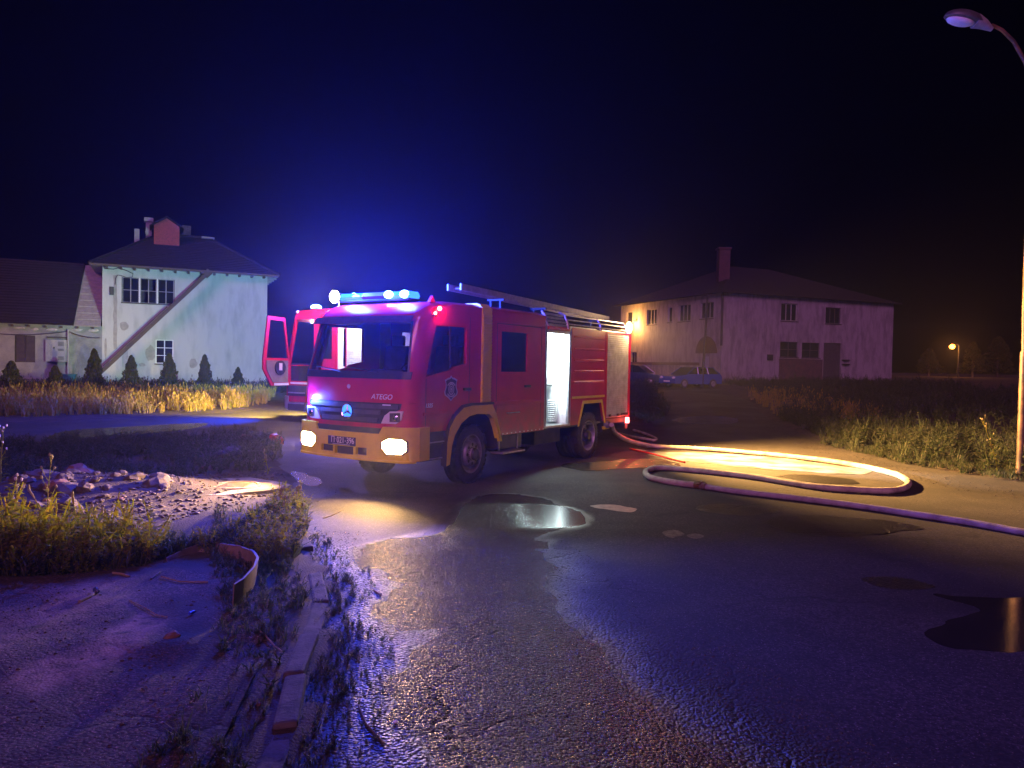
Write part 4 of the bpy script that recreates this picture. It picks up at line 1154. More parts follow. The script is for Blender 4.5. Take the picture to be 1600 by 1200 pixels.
# things kept in the locker
R1 = T1.matrix_basis.copy()
def tw(u, v_, z):
    a = TROT
    return (TX + math.cos(a) * u - math.sin(a) * v_, TY + math.sin(a) * u + math.cos(a) * v_, z)
sp = []
for k in range(0, 200):
    a = k * 0.35
    sp.append((0.08 * math.cos(a), 0.08 * math.sin(a), 0.02 + k * 0.0022))
ch = MB().tube(sp, 0.018, 6).build('coiled_suction_hose', MT['white'], smooth=True)
ch.location = tw(4.52, 0.28, 0.78)
tag(ch, 'pale coiled hose standing in the lit locker of the front engine', 'hose')
bt = empty('spray_can', tw(4.05, 0.40, 1.66), 0, 'small dark can standing on the drawer unit in the lit locker', 'can')
MB().lathe([(0, 0), (0.03, 0), (0.03, 0.08), (0.012, 0.10), (0.0, 0.10)], axis='z', n=12).build('body', MT['dark'], bt, smooth=True)
MB().box(-0.01, 0.05, -0.008, 0.008, 0.10, 0.115).build('nozzle', MT['dark'], bt)

# lamps of the front engine
def tl(*a, **k):
    p = tw(*a[2])
    tgt = k.pop('aim', None)
    if tgt: k['target'] = tw(*tgt)
    return lamp(a[0], a[1], p, *a[3:], **k)
BLUE = (0.02, 0.045, 1.0)
tl('beacon_light', 'POINT', (0.55, 0.75, 3.10), BLUE, LP['beacon'], 0.08)
tl('beacon_light', 'POINT', (0.55, 1.85, 3.10), (0.03, 0.07, 1.0), LP['beacon'], 0.08)
tl('strobe_light', 'POINT', (-0.12, 1.98, 1.34), (0.06, 0.12, 1.0), LP['strobe'], 0.04)
for v_ in (0.28, 1.94):
    tl('fog_light', 'SPOT', (-0.14, v_, 0.70), (1.0, 0.58, 0.20), LP['fog' if v_ < 1 else 'fog2'], 0.08, aim=(-6, v_ + (-0.3 if v_ < 1 else 0.6), 0.05 if v_ < 1 else 0.45), angle=125 if v_ < 1 else 90, blend=0.9)
tl('locker_lamp', 'POINT', (4.5, 0.18, 2.30), (0.80, 1.0, 0.97), LP['locker'], 0.10)
tl('locker_lamp', 'POINT', (4.0, 0.15, 1.9), (0.80, 1.0, 0.97), LP['locker'] * 0.6, 0.10)
tl('tail_work_light', 'SPOT', (7.50, -0.16, 2.80), (1.0, 0.52, 0.14), LP['tail'], 0.06, aim=(8.8, -6.2, 0.0), angle=118, blend=1.0)
tl('tail_work_glow', 'POINT', (7.45, -0.24, 2.78), (1.0, 0.60, 0.28), 60, 0.06)
tl('pump_light', 'SPOT', (6.9, -0.20, 0.95), (0.85, 0.95, 1.0), LP['pump'], 0.03, aim=(7.1, -4.6, 0.0), angle=22, blend=0.9)
tl('marker_light', 'POINT', (0.57, -0.10, 2.70), (1.0, 0.05, 0.05), LP['marker'], 0.03)
tl('tail_red_light', 'POINT', (7.66, -0.08, 0.66), (1.0, 0.06, 0.05), LP['tailred'], 0.03)

# ------------------------------------------------------------------ the second engine, behind
A2 = math.radians(-30)
P2 = (-6.95, 22.9, 0.02)
T2 = empty('fire_engine', P2, A2, 'taller red fire engine with cab door swung open, half hidden behind the front one', 'fire engine', 'fire engines')
def t2w(u, v_, z):
    return (P2[0] + math.cos(A2) * u - math.sin(A2) * v_, P2[1] + math.sin(A2) * u + math.cos(A2) * v_, P2[2] + z)

def build_second():
    P = T2
    W = 2.3
    dooro = [(0.10, 1.14), (0.10, 1.75), (0.40, 3.14), (1.12, 3.14), (1.12, 1.40), (0.92, 1.14)]
    cab = [(0.0, 0.62), (0.0, 1.75), (0.33, 3.25), (0.50, 3.38), (2.0, 3.42), (2.0, 0.95), (1.86, 0.95), (1.72, 1.20), (1.05, 1.20), (0.86, 0.95), (0.80, 0.62)]
    dfar = [(0.30, 1.85), (0.50, 3.05), (1.15, 3.05), (1.15, 1.95)]
    cab2 = cab
    rw = rect(1.40, 1.85, 1.95, 3.05)
    dooro2 = [(0.10, 1.26), (0.10, 1.75), (0.40, 3.14), (1.12, 3.14), (1.12, 1.26)]
    sheet('side_panel', cab, [dooro2, rw], smap(0), MT['red'], P, step=0.3, thick=0.05, smooth=False)
    sheet('side_panel', cab2, [dfar, rw], smap(W), MT['red'], P, step=0.3, thick=-0.05, smooth=False)
    sheet('crew_window', rw, [], smap(0.03), MT['glassdark'], P, step=0.3, smooth=False)
    sheet('side_window', dfar, [], smap(W - 0.02), MT['glass'], P, step=0.3, smooth=False)
    fm = lambda v_, z, t: (0.22 * max(0, z - 1.75) + t, v_, z)
    scr = rect(0.12, 2.18, 1.75, 3.08)
    sheet('front_panel', rect(0.001, 2.299, 0.62, 3.25), [scr], fm, MT['red'], P, step=0.3, thick=0.05, smooth=False)
    sheet('windscreen', scr, [], lambda v_, z, t: (0.22 * max(0, z - 1.75) + 0.02, v_, z), MT['glass'], P, step=0.4)
    MB().box(-0.08, 0.10, -0.02, 2.32, 0.42, 0.80).build('bumper', MT['alu'], P, bevel=0.03)
    MB().prism([(0.33, 3.25), (0.50, 3.38), (2.0, 3.42), (2.0, 3.36), (0.5, 3.30)], lambda p, k: (p[0], 0.0 + k * 2.3, p[1] + 0.02)).build('roof', MT['red'], P)
    MB().box(1.96, 2.0, 0.05, 2.25, 1.0, 3.38).build('cab_back', MT['dark'], P)
    MB().box(0.1, 1.95, 0.06, 2.24, 1.02, 1.24).box(0.08, 0.40, 0.1, 2.2, 1.24, 1.72).build('cab_floor', MT['dark'], P)
    # seats
    for v_ in (0.18, 1.5):
        MB().box(0.75, 1.30, v_, v_ + 0.55, 1.24, 1.62).build('seat', MT['beige'], P, bevel=0.05)
        MB().obox((1.32, v_ + 0.27, 2.02), (0.07, 0, 0), (0, 0.26, 0), (0.10, 0, 0.46)).obox((1.42, v_ + 0.27, 2.62), (0.05, 0, 0), (0, 0.15, 0), (0.01, 0, 0.12)).build('seat_back', MT['beige'], P, bevel=0.04)
    MB().tube([(0.45, 0.45, 1.5), (0.62, 0.45, 1.85)], 0.03, 6).build('steering_column', MT['dark'], P)
    # step box, reflective sill
    MB().box(0.06, 0.84, -0.015, 0.25, 0.80, 1.12).box(0.08, 0.80, -0.03, 0.25, 0.36, 0.60).build('entry_step', MT['grey'], P, bevel=0.01)
    MB().box(0.12, 1.05, -0.02, 0.0, 1.165, 1.225).build('reflective_sill', MT['refl'], P)
    boxes('step_edge', MT['alu'], P, [(0.10, 0.80, -0.04, -0.016, 0.88, 0.92), (0.10, 0.78, -0.045, -0.031, 0.56, 0.60)])
    tyre_wheel(P, (1.38, 0.06, 0.5), 0.3, R=0.5, r=0.32)
    tyre_wheel(P, (1.38, W - 0.06, 0.5), 0.3, R=0.5, r=0.32, flip=-1)
    tyre_wheel(P, (5.3, 0.06, 0.5), 0.3, R=0.5, r=0.32, deep=True)
    tyre_wheel(P, (5.3, W - 0.06, 0.5), 0.3, R=0.5, r=0.32, flip=-1, deep=True)
    MB().box(0.2, 7.2, 0.7, 0.85, 0.5, 0.8).box(0.2, 7.2, 1.45, 1.6, 0.5, 0.8).build('chassis', MT['chassis'], P)
    # body
    MB().box(2.02, 7.2, 2.26, 2.30, 0.75, 3.2).box(2.02, 7.2, 0.0, 2.3, 3.2, 3.25).box(7.16, 7.2, 0.04, 2.26, 0.75, 3.2).box(2.02, 7.2, 0.05, 2.26, 0.70, 0.75).build('body_shell', MT['red'], P)
    for a, b in ((2.02, 2.42), (3.62, 3.90), (5.10, 5.38), (6.60, 7.2)):
        MB().box(a, b, 0.0, 0.04, 0.75, 3.2).build('body_post', MT['red'], P)
    MB().box(2.42, 6.60, 0.0, 0.04, 3.05, 3.2).box(2.42, 3.62, 0, 0.04, 0.75, 0.95).box(3.9, 5.1, 0, 0.04, 0.75, 0.95).box(5.38, 6.6, 0, 0.04, 1.15, 1.25).build('body_rail', MT['red'], P)
    for a, b, z0 in ((2.42, 3.62, 0.95), (3.90, 5.10, 0.95), (5.38, 6.60, 1.25)):
        s2 = MB(); z = z0; pr = []
        while z < 3.05:
            pr += [(0.022, z), (0.010, z + 0.01), (0.010, z + 0.05), (0.022, z + 0.058)]; z += 0.06
        for (p, q), (r_, s_) in zip(pr, pr[1:]):
            s2.add([(a + .002, p, q), (b - .002, p, q), (b - .002, r_, s_), (a + .002, r_, s_)], [(0, 1, 2, 3)])
        s2.build('roller_shutter', MT['shutter'], P)
    MB().box(2.1, 2.36, -0.008, 0.0, 1.2, 3.0).build('side_stripe', MT['white'], P)
    # open door on its hinge
    hinge = Vector((0.12, -0.03, 0))
    ang = math.radians(-92)
    door = [(0.0, 1.12), (0.0, 1.75), (0.22, 3.18), (0.86, 3.20), (1.02, 1.95), (1.02, 1.62), (0.72, 1.12)]
    dwin = [(0.09, 1.95), (0.27, 3.07), (0.78, 3.09), (0.90, 1.95)]
    dm = lambda off: (lambda u, z, t: (hinge.x + math.cos(ang) * u - math.sin(ang) * (t + off), hinge.y + math.sin(ang) * u + math.cos(ang) * (t + off), z))
    dr = sheet('open_door', door, [dwin], dm(0), MT['red'], P, step=0.25, thick=0.06, smooth=False)
    sheet('window', dwin, [], dm(0.03), MT['glass'], dr, step=0.4)
    tr = [(0.10, 1.22), (0.10, 1.88), (0.92, 1.88), (0.90, 1.60), (0.68, 1.22)]
    sheet('trim_panel', tr, [], dm(0.065), MT['beige'], dr, step=0.3, thick=0.015, smooth=False)
    el = [(0.42 + 0.20 * math.cos(a), 1.66 + 0.22 * math.sin(a)) for a in np.linspace(0, 2 * PI, 17)[:-1]]
    sheet('armrest', el, [], dm(0.085), MT['dark'], dr, step=0.2, thick=0.03, smooth=False)
    sheet('reflector', rect(0.36, 0.48, 1.58, 1.80), [], dm(0.118), MT['refl'], dr, step=0.2, thick=0.004, smooth=False)
    sheet('reflector', rect(0.06, 0.62, 1.125, 1.20), [], dm(0.066), MT['refl'], dr, step=0.3, thick=0.004, smooth=False)
    # roof lamps
    MB().box(0.75, 1.0, 0.25, 2.05, 3.44, 3.50).build('light_bar', MT['dark'], P, bevel=0.01)
    for v_ in (0.32, 1.75):
        MB().ball((0.80, v_ + 0.08, 3.53), 0.17, 0.16, 0.085, 14, 8).build('beacon', MT['bluecore'], P, smooth=True)
    MB().ball((0.42, 0.02, 3.36), 0.07, 0.05, 0.05, 10, 6).build('corner_lamp', MT['refl'], P, smooth=True)
    MB().tube([(1.55, 0.6, 3.40), (1.55, 0.6, 3.75)], 0.03, 8).build('lamp_mast', MT['alu'], P)
    MB().box(1.49, 1.61, 0.42, 0.78, 3.70, 3.96).build('floodlight', MT['dark'], P, bevel=0.01)
    d_ = (Vector((0.3, -1, -0.25))).normalized()
    MB().ball((1.55, 0.40, 3.83), 0.20, 0.05, 0.19, 16, 8).build('floodlight_lens', MT['warmwhite'], P, smooth=True)
    for v_ in (0.6, 1.7):
        MB().ball((-0.03, v_, 1.30), 0.03, 0.08, 0.04, 10, 6).build('grille_strobe', MT['bluecore'], P, smooth=True)  # unseen blue balls added as a source for the added blue spot
    for v_ in (0.35, 1.95):
        MB().ball((-0.09, v_, 0.62), 0.03, 0.13, 0.09, 12, 8).build('headlamp', MT['warmglow'], P, smooth=True)
build_second()

def t2l(n, k, p, col, pw, size=0.05, aim=None, **kw):
    return lamp(n, k, t2w(*p), col, pw, size, target=t2w(*aim) if aim else None, **kw)
t2l('strobe_light', 'SPOT', (-0.20, 0.6, 1.30), (0.02, 0.06, 1.0), 9000, 0.05, aim=(-6, -6.5, 0.0), angle=95, blend=1.0)  # added blue spot, no such lamp seen; turns the side path blue
t2l('beacon_light', 'POINT', (0.88, 0.38, 3.82), (0.03, 0.07, 1.0), LP['beacon2'], 0.08)
t2l('cab_light', 'POINT', (0.7, 1.1, 3.0), (1.0, 0.7, 0.9), 22, 0.1)
t2l('side_fill_light', 'SPOT', (3.0, -0.9, 3.6), (1.0, 0.86, 0.92), 900, 0.1, aim=(3.0, 0.3, 1.5), angle=120, blend=0.8)  # added fill lamp without a fixture, brightens the side of this engine
t2l('floodlight_light', 'POINT', (1.55, -0.45, 3.88), (1.0, 0.62, 0.50), LP['flood'], 0.10)
for v_ in (0.35, 1.95):
    t2l('headlight_light', 'SPOT', (-0.22, v_, 0.64), (1.0, 0.68, 0.18), LP['head2'], 0.06, aim=(-15, v_ + 1.5, -0.6), angle=60, blend=0.9)
t2l('cab_strobe_light', 'SPOT', (0.4, 0.9, 3.90), (0.46, 0.92, 1.0), LP['wall'], 0.08, aim=(-21.5, 14.3, 3.6), angle=44, blend=0.6)

# ------------------------------------------------------------------ buildings
class Wall:
    """a vertical wall plane through A running along d (unit, horizontal); s along, t depth away from the viewer"""
    def __init__(self, A, d, z0):
        self.A = Vector((A[0], A[1], 0)); self.d = Vector((d[0], d[1], 0)).normalized()
        self.n = Vector((-self.d.y, self.d.x, 0))
        if self.n.y < 0 and abs(self.n.y) > 0.05: self.n = -self.n
        self.z0 = z0
    def px(self, px, py):
        r_ = ray(px, py); o = Vector((0, 0, CAM_H))
        t = (self.A - o).dot(self.n) / r_.dot(self.n)
        p = o + r_ * t
        return (p - self.A).dot(self.d), p.z
    def rect(self, x0, y0, x1, y1):
        a = self.px(x0, y0); b = self.px(x1, y1); c = self.px(x0, y1); e = self.px(x1, y0)
        s0, s1 = sorted(((a[0] + c[0]) / 2, (b[0] + e[0]) / 2)); z0, z1 = sorted(((b[1] + c[1]) / 2, (a[1] + e[1]) / 2))
        return rect(s0, s1, z0, z1)
    def map(self, off=0.0):
        return lambda s, z, t: tuple(self.A + self.d * s + self.n * (t + off)) [:2] + (z,)
    def P(self, s, t, z):
        q = self.A + self.d * s + self.n * t
        return (q.x, q.y, z)
    def box(self, mb, s0, s1, t0, t1, z0, z1):
        vs = [self.P(s, t, z) for s in (s0, s1) for t in (t0, t1) for z in (z0, z1)]
        mb.add(vs, [(0, 1, 3, 2), (4, 6, 7, 5), (0, 4, 5, 1), (2, 3, 7, 6), (0, 2, 6, 4), (1, 5, 7, 3)])
        return mb

def bb(r_):
    xs = [p[0] for p in r_]; ys = [p[1] for p in r_]
    return min(xs), max(xs), min(ys), max(ys)

def window(W, r_, root, cols, rows, depth=0.16, frame=0.06, fm='winframe', broken=False, name='window'):
    s0, s1, z0, z1 = bb(r_)
    fo = [(s0, z0), (s1, z0), (s1, z1), (s0, z1)]
    holes = []
    cw = (s1 - s0 - frame) / cols; rh = (z1 - z0 - frame) / rows
    f = MB()
    for i in range(cols + 1):
        x = s0 + i * (s1 - s0 - frame) / cols
        W.box(f, x, x + frame, depth - 0.05, depth, z0, z1)
    for j in range(rows + 1):
        z = z0 + j * (z1 - z0 - frame * 0.7) / rows
        for i in range(cols):
            x = s0 + i * (s1 - s0 - frame) / cols
            W.box(f, x + frame, x + (s1 - s0 - frame) / cols, depth - 0.045, depth - 0.005, z, z + frame * 0.7)
    w_ = f.build(name, MT[fm], root)
    for i in range(cols):
        for j in range(rows):
            a = s0 + frame + i * (s1 - s0 - frame) / cols; b = a + (s1 - s0 - frame) / cols - frame
            c = z0 + frame * 0.7 + j * (z1 - z0 - frame * 0.7) / rows; d = c + (z1 - z0 - frame * 0.7) / rows - frame * 0.7
            if broken and (i * 7 + j * 3) % 5 == 0: continue
            W.box(MB(), a, b, depth - 0.03, depth - 0.025, c, d).build('pane', MT['glassdark'], w_)
    sl_ = MB(); W.box(sl_, s0 - 0.06, s1 + 0.06, -0.06, depth - 0.055, z0 - 0.07, z0 - 0.003); sl_.build('sill', MT['concrete'], w_)
    return w_

def hole_sheet(W, name, outer, holes, m, root, off=0.0, thick=0.3, step=2.0):
    return sheet(name, outer, holes, W.map(off), m, root, step=step, thick=thick, smooth=False, edge=20)

def roof_slope(a, b, c, d, rows, m, root, name='roof', lip=0.03):
    """a-b eave, d-c ridge; courses of tiles stepped one over the other"""
    a, b, c, d = map(Vector, (a, b, c, d))
    mb = MB()
    up = Vector((0, 0, lip))
    for i in range(rows):
        f0, f1 = i / rows, (i + 1) / rows
        p0 = a + (d - a) * f0; q0 = b + (c - b) * f0; p1 = a + (d - a) * f1; q1 = b + (c - b) * f1
        mb.add([p0 + up, q0 + up, q1, p1, p0, q0], [(0, 1, 2, 3), (4, 5, 1, 0)])
    return mb.build(name, m, root)

# --- white two-storey house on the left
HA = at(160, 413, 44.0); HB = at(418, 430, 48.0)
W1 = Wall((HA.x, HA.y), (HB.x - HA.x, HB.y - HA.y), 0)
L1 = (Vector((HB.x, HB.y)) - Vector((HA.x, HA.y))).length
ZE = 7.35
h1 = empty('white_house', (0, 0, 0), 0, 'white two-storey house with hipped tile roof and a red gabled dormer', 'house')
up3 = W1.rect(190, 435, 273, 474); lo1 = W1.rect(243, 531, 271, 568); dr1 = W1.rect(191, 548, 211, 573)
D1 = 9.5
hole_sheet(W1, 'wall', rect(0, L1, -0.2, ZE), [up3, lo1, dr1], MT['plaster'], h1)
for s, tt in ((0.0, 1), (L1 - 0.3, 1)):
    m_ = MB(); W1.box(m_, s, s + 0.3, 0.302, D1, -0.2, ZE); m_.build('wall', MT['plaster'], h1)
m_ = MB(); W1.box(m_, 0.302, L1 - 0.302, D1 - 0.3, D1, -0.2, ZE); m_.build('wall', MT['plaster'], h1)
m_ = MB(); W1.box(m_, 0.3, L1 - 0.3, 0.302, D1 - 0.3, 3.4, 3.6); m_.build('ceiling', MT['darkwood'], h1)
m_ = MB(); W1.box(m_, 0.3, L1 - 0.3, 1.2, 1.3, -0.1, 7.3); m_.build('inner_wall', MT['darkwood'], h1)
s0, s1, z0, z1 = bb(up3)
for k in range(3):
    a = s0 + k * (s1 - s0) / 3; b = s0 + (k + 1) * (s1 - s0) / 3
    window(W1, rect(a + 0.03, b - 0.03, z0 + .01, z1 - .01), h1, 2, 2, frame=0.05, broken=(k == 1))
m_ = MB()
for k in (1, 2):
    a = s0 + k * (s1 - s0) / 3; W1.box(m_, a - 0.03, a + 0.03, -0.01, 0.18, z0, z1)
m_.build('window_post', MT['white'], h1)
window(W1, lo1, h1, 2, 3, frame=0.06, fm='white')
s0, s1, z0, z1 = bb(dr1)
m_ = MB(); W1.box(m_, s0, s1, 0.08, 0.12, z0, z1); W1.box(m_, s0 + .05, s1 - .05, 0.06, 0.079, z0 + .08, z1 - .08); m_.build('shutter', MT['greymetal'], h1)
# cement patches and a torn cable chase on the wall
def blob(W, cx, cy, w_, h_, n=12, seed=0):
    rr = random.Random(seed)
    s, z = W.px(cx, cy); s2, _ = W.px(cx + w_ / 2, cy); _, z2 = W.px(cx, cy - h_ / 2)
    a, b = abs(s2 - s), abs(z2 - z)
    return [(s + a * rr.uniform(.8, 1.1) * math.cos(t_), z + b * rr.uniform(.8, 1.1) * math.sin(t_)) for t_ in np.linspace(0, 2 * PI, n + 1)[:-1]]
for k, (cx, cy, a, b) in enumerate(((194, 509, 14, 14), (235, 552, 16, 26), (302, 568, 13, 17), (300, 587, 3, 5), (222, 570, 12, 6), (165, 545, 4, 36))):
    sheet('plaster_patch', blob(W1, cx, cy, a, b, seed=k), [], W1.map(-0.006), MT['patch'], h1, step=0.4, smooth=False, thick=0.02)
st = []
for k in range(12):
    s, z = W1.px(180 + (k % 2) * 0.8, 430 + k * 10.5); st.append((s - 0.10 - 0.03 * (k % 3 == 0), z))
for k in range(11, -1, -1):
    s, z = W1.px(180, 430 + k * 10.5); st.append((s + 0.09 + 0.03 * (k % 4 == 0), z))
sheet('plaster_patch', st, [], W1.map(-0.006), MT['patch'], h1, step=0.4, smooth=False, thick=0.02)
sheet('plaster_patch', W1.rect(200, 528, 226, 562), [], W1.map(-0.004), MT['plaster'], h1, step=2, smooth=False, thick=0.02)
m_ = MB(); r4 = bb(W1.rect(171, 448, 178, 461)); W1.box(m_, r4[0], r4[1], -0.12, -0.002, r4[2], r4[3]); m_.build('meter_box', MT['dark'], h1, bevel=0.01)
# roof
OV = 0.65
zr = 10.1
e0, e1, f0, f1 = -OV, L1 + OV, -OV, D1 + OV
r0, r1, rd = 3.0, L1 - 3.3, D1 / 2
def RP(s, t_, z): return W1.P(s, t_, z)
ze = ZE - 0.02
roof_slope(RP(e0, f0, ze), RP(e1, f0, ze), RP(r1, rd, zr), RP(r0, rd, zr), 20, MT['roof'], h1)
roof_slope(RP(e1, f0, ze), RP(e1, f1, ze), RP(r1, rd, zr), RP(r1, rd, zr), 20, MT['roof'], h1)
roof_slope(RP(e0, f1, ze), RP(e0, f0, ze), RP(r0, rd, zr), RP(r0, rd, zr), 20, MT['roof'], h1)
roof_slope(RP(e1, f1, ze), RP(e0, f1, ze), RP(r0, rd, zr), RP(r1, rd, zr), 20, MT['roof'], h1)
rd_ = MB().tube([RP(r0, rd, zr + 0.03), RP(r1, rd, zr + 0.03)], 0.11, 8)
for a, b in (((e0, f0), r0), ((e1, f0), r1), ((e1, f1), r1), ((e0, f1), r0)):
    rd_.tube([RP(a[0], a[1], ze + 0.04), RP(b, rd, zr + 0.04)], 0.09, 6)
rd_.build('ridge_tiles', MT['roof'], h1)
m_ = MB(); W1.box(m_, e0, e1, f0, -0.001, ze - 0.06, ze - 0.02); W1.box(m_, L1 + 0.001, e1, 0.0, f1, ze - 0.06, ze - 0.02); W1.box(m_, e0, -0.001, 0.0, f1, ze - 0.06, ze - 0.02); m_.build('soffit', MT['winframe'], h1)
m_ = MB(); W1.box(m_, e0, e1, f0 - 0.03, f0, ze - 0.10, ze + 0.03); m_.build('fascia', MT['wood'], h1)
for k in range(13):
    s = 0.25 + k * (L1 - 0.5) / 12
    m_ = MB(); W1.box(m_, s - 0.06, s + 0.06, -OV + 0.05, -0.003, ze - 0.20, ze - 0.062); m_.build('rafter', MT['wood'], h1)
for k in range(8):
    t_ = 0.3 + k * 1.2
    m_ = MB(); W1.box(m_, L1 + 0.003, L1 + OV - 0.05, t_ - 0.06, t_ + 0.06, ze - 0.20, ze - 0.062); m_.build('rafter', MT['winframe'], h1)
# dormer, chimneys
ds, dz = 3.45, 9.2
dm_ = empty('dormer', (0, 0, 0)); dm_.parent = h1
m_ = MB().prism([(ds - 0.75, dz - 0.3), (ds + 0.75, dz - 0.3), (ds + 0.75, dz + 1.25), (ds, dz + 1.75), (ds - 0.75, dz + 1.25)], lambda p, k: W1.P(p[0], 3.0 + k * 1.7, p[1])); m_.build('gable', MT['redbrick'], dm_)
for sg in (-1, 1):
    m_ = MB().prism([(ds, dz + 1.78), (ds + sg * 1.0, dz + 1.12), (ds + sg * 1.0, dz + 1.19), (ds, dz + 1.86)], lambda p, k: W1.P(p[0], 2.8 + k * 2.1, p[1])); m_.build('dormer_roof', MT['roof'], dm_)
m_ = MB(); W1.box(m_, ds + 0.95, ds + 1.5, 4.9, 5.5, 9.3, 10.9); m_.build('chimney', MT['concrete'], h1)
m_ = MB(); W1.box(m_, 1.55, 1.85, 4.3, 4.7, 8.5, 10.3); m_.build('chimney', MT['patch'], h1)
m_ = MB(); W1.box(m_, 2.2, 2.55, 5.0, 5.4, 8.9, 10.95); W1.box(m_, 2.1, 2.65, 4.9, 5.5, 10.95, 11.2); W1.box(m_, 2.17, 2.58, 4.97, 5.43, 10.2, 10.3); m_.build('chimney', MT['patch'], h1)
m_ = MB(); W1.box(m_, 5.6, 6.4, 4.2, 4.6, 10.05, 10.15); m_.build('roof_board', MT['winframe'], h1)

# --- low tiled annex to its left
h2 = empty('tiled_annex', (0, 0, 0), 0, 'low annex with sagging dark tile roof beside the white house', 'outbuilding')
dd = W1.rect(22.7, 524, 54.7, 566)
LA = 16.0; ZA = 3.72
hole_sheet(W1, 'wall', rect(-LA, -0.003, -0.3, ZA), [dd], MT['annexwall'], h2, off=0.05)
m_ = MB(); W1.box(m_, -LA, -0.01, 6.0, 6.3, -0.3, ZA); m_.build('wall', MT['plaster'], h2)
s0, s1, z0, z1 = bb(dd)
m_ = MB(); W1.box(m_, s0, (s0 + s1) / 2 - 0.01, 0.14, 0.2, z0, z1); m_.build('door', MT['darkwood'], h2)
m_ = MB(); W1.box(m_, (s0 + s1) / 2 + 0.01, s1, 0.14, 0.2, z0, z1); m_.build('door', MT['darkwood'], h2)
zrr = 7.9
roof_slope(RP(-LA, -0.35, ZA - .02), RP(-1.45, -0.35, ZA - .02), RP(-1.3, 5.0, zrr), RP(-LA, 5.0, zrr), 24, MT['roof'], h2)
roof_slope(RP(-1.44, -0.30, ZA - .05), RP(-0.06, -0.30, ZA - .05), RP(-0.06, 5.0, zrr - .1), RP(-1.29, 5.0, zrr - .1), 10, MT['patch'], h2, name='sheet_roof')
roof_slope(RP(-0.06, 10.0, ZA), RP(-LA, 10.0, ZA), RP(-LA, 5.0, zrr), RP(-0.06, 5.0, zrr), 14, MT['roof'], h2)
m_ = MB()
for k in range(20):
    s = -LA + 0.3 + k * 0.8
    W1.box(m_, s, s + 0.09, -0.28, 0.04, ZA - 0.18, ZA - 0.07)
m_.build('rafter_ends', MT['wood'], h2)
# stones showing on the wall head
for k in range(7):
    s = -6.2 + k * 0.95 + random.uniform(-.2, .2)
    MB().ball(W1.P(s, 0.0, ZA - 0.22 - random.uniform(0, .1)), random.uniform(.2, .4), 0.08, random.uniform(.07, .12), 8, 5, 0.15, k).build('wall_stone', MT['plaster'], h2)
# steel cabinet with vents on its posts
cb = empty('electric_cabinet', (0, 0, 0), 0, 'pale grey electrical cabinet with vents on the annex wall', 'cabinet')
s0, s1, z0, z1 = bb(W1.rect(72, 531, 105, 565))
m_ = MB(); W1.box(m_, s0, s1, -0.32, 0.045, z0, z1); m_.build('body', MT['greymetal'], cb, bevel=0.015)
m_ = MB(); W1.box(m_, s0 + 0.28, s1 - 0.06, -0.345, -0.322, z0 + 0.06, z1 - 0.06); m_.build('door', MT['greymetal'], cb, bevel=0.006)
m_ = MB(); W1.box(m_, s0 + 0.04, s0 + 0.24, -0.340, -0.322, z0 + 0.06, z1 - 0.06); m_.build('door', MT['greymetal'], cb, bevel=0.006)
for a, b in ((0.72, 0.95), (0.50, 0.62), (0.08, 0.28)):
    zz0 = z0 + (z1 - z0) * a; zz1 = z0 + (z1 - z0) * b - 0.03
    vm = MB(); z = zz0
    while z < zz1:
        W1.box(vm, s0 + 0.62, s0 + 0.92, -0.357, -0.346, z, z + 0.02); z += 0.045
    vm.build('vent', MT['dark'], cb)
m_ = MB(); W1.box(m_, s0 + 0.40, s0 + 0.46, -0.37, -0.346, z0 + 0.75, z0 + 0.85); m_.build('handle', MT['dark'], cb)
m_ = MB(); W1.box(m_, s0 + 0.05, s1 + 0.1, -0.16, 0.04, z1 + 0.10, z1 + 0.18); m_.build('lintel', MT['dark'], cb)
ps, pz = W1.px(107.5, 515)
pp = MB().tube([W1.P(ps, -0.25, 0.0), W1.P(ps, -0.25, pz)], 0.055, 8)
tag(pp.build('service_pipe', MT['greymetal'], smooth=True), 'thin grey steel pipe standing beside the electrical cabinet', 'pipe')
def sagging(name, a, b, sag, r_, label):
    a = Vector(a); b = Vector(b)
    p = [a + (b - a) * f - Vector((0, 0, sag * 4 * f * (1 - f))) for f in np.linspace(0, 1, 14)]
    o = MB().tube(p, r_, 5).build(name, MT['cable'])
    return tag(o, label, 'cable')
sagging('cable', W1.P(ps, -0.25, pz - .1), W1.P(-0.1, -0.3, W1.px(158, 528)[1]), 0.12, 0.022, 'black cable running from the grey pipe to the white house')
sagging('cable', W1.P(ps, -0.25, pz - .1), W1.P(-7.5, -0.3, W1.px(0, 511)[1]), 0.35, 0.022, 'black cable sagging from the grey pipe leftwards along the annex')
lp = [W1.P(W1.px(x, y)[0], -0.12, W1.px(x, y)[1]) for x, y in ((163, 420), (178, 421), (184, 419), (192, 421), (200, 424), (208, 428), (207, 433), (198, 434), (190, 431), (184, 430), (181, 435), (180, 445))]
tag(MB().tube(lp, 0.02, 5).build('cable', MT['cable']), 'looped loose black cable under the eaves of the white house', 'cable')
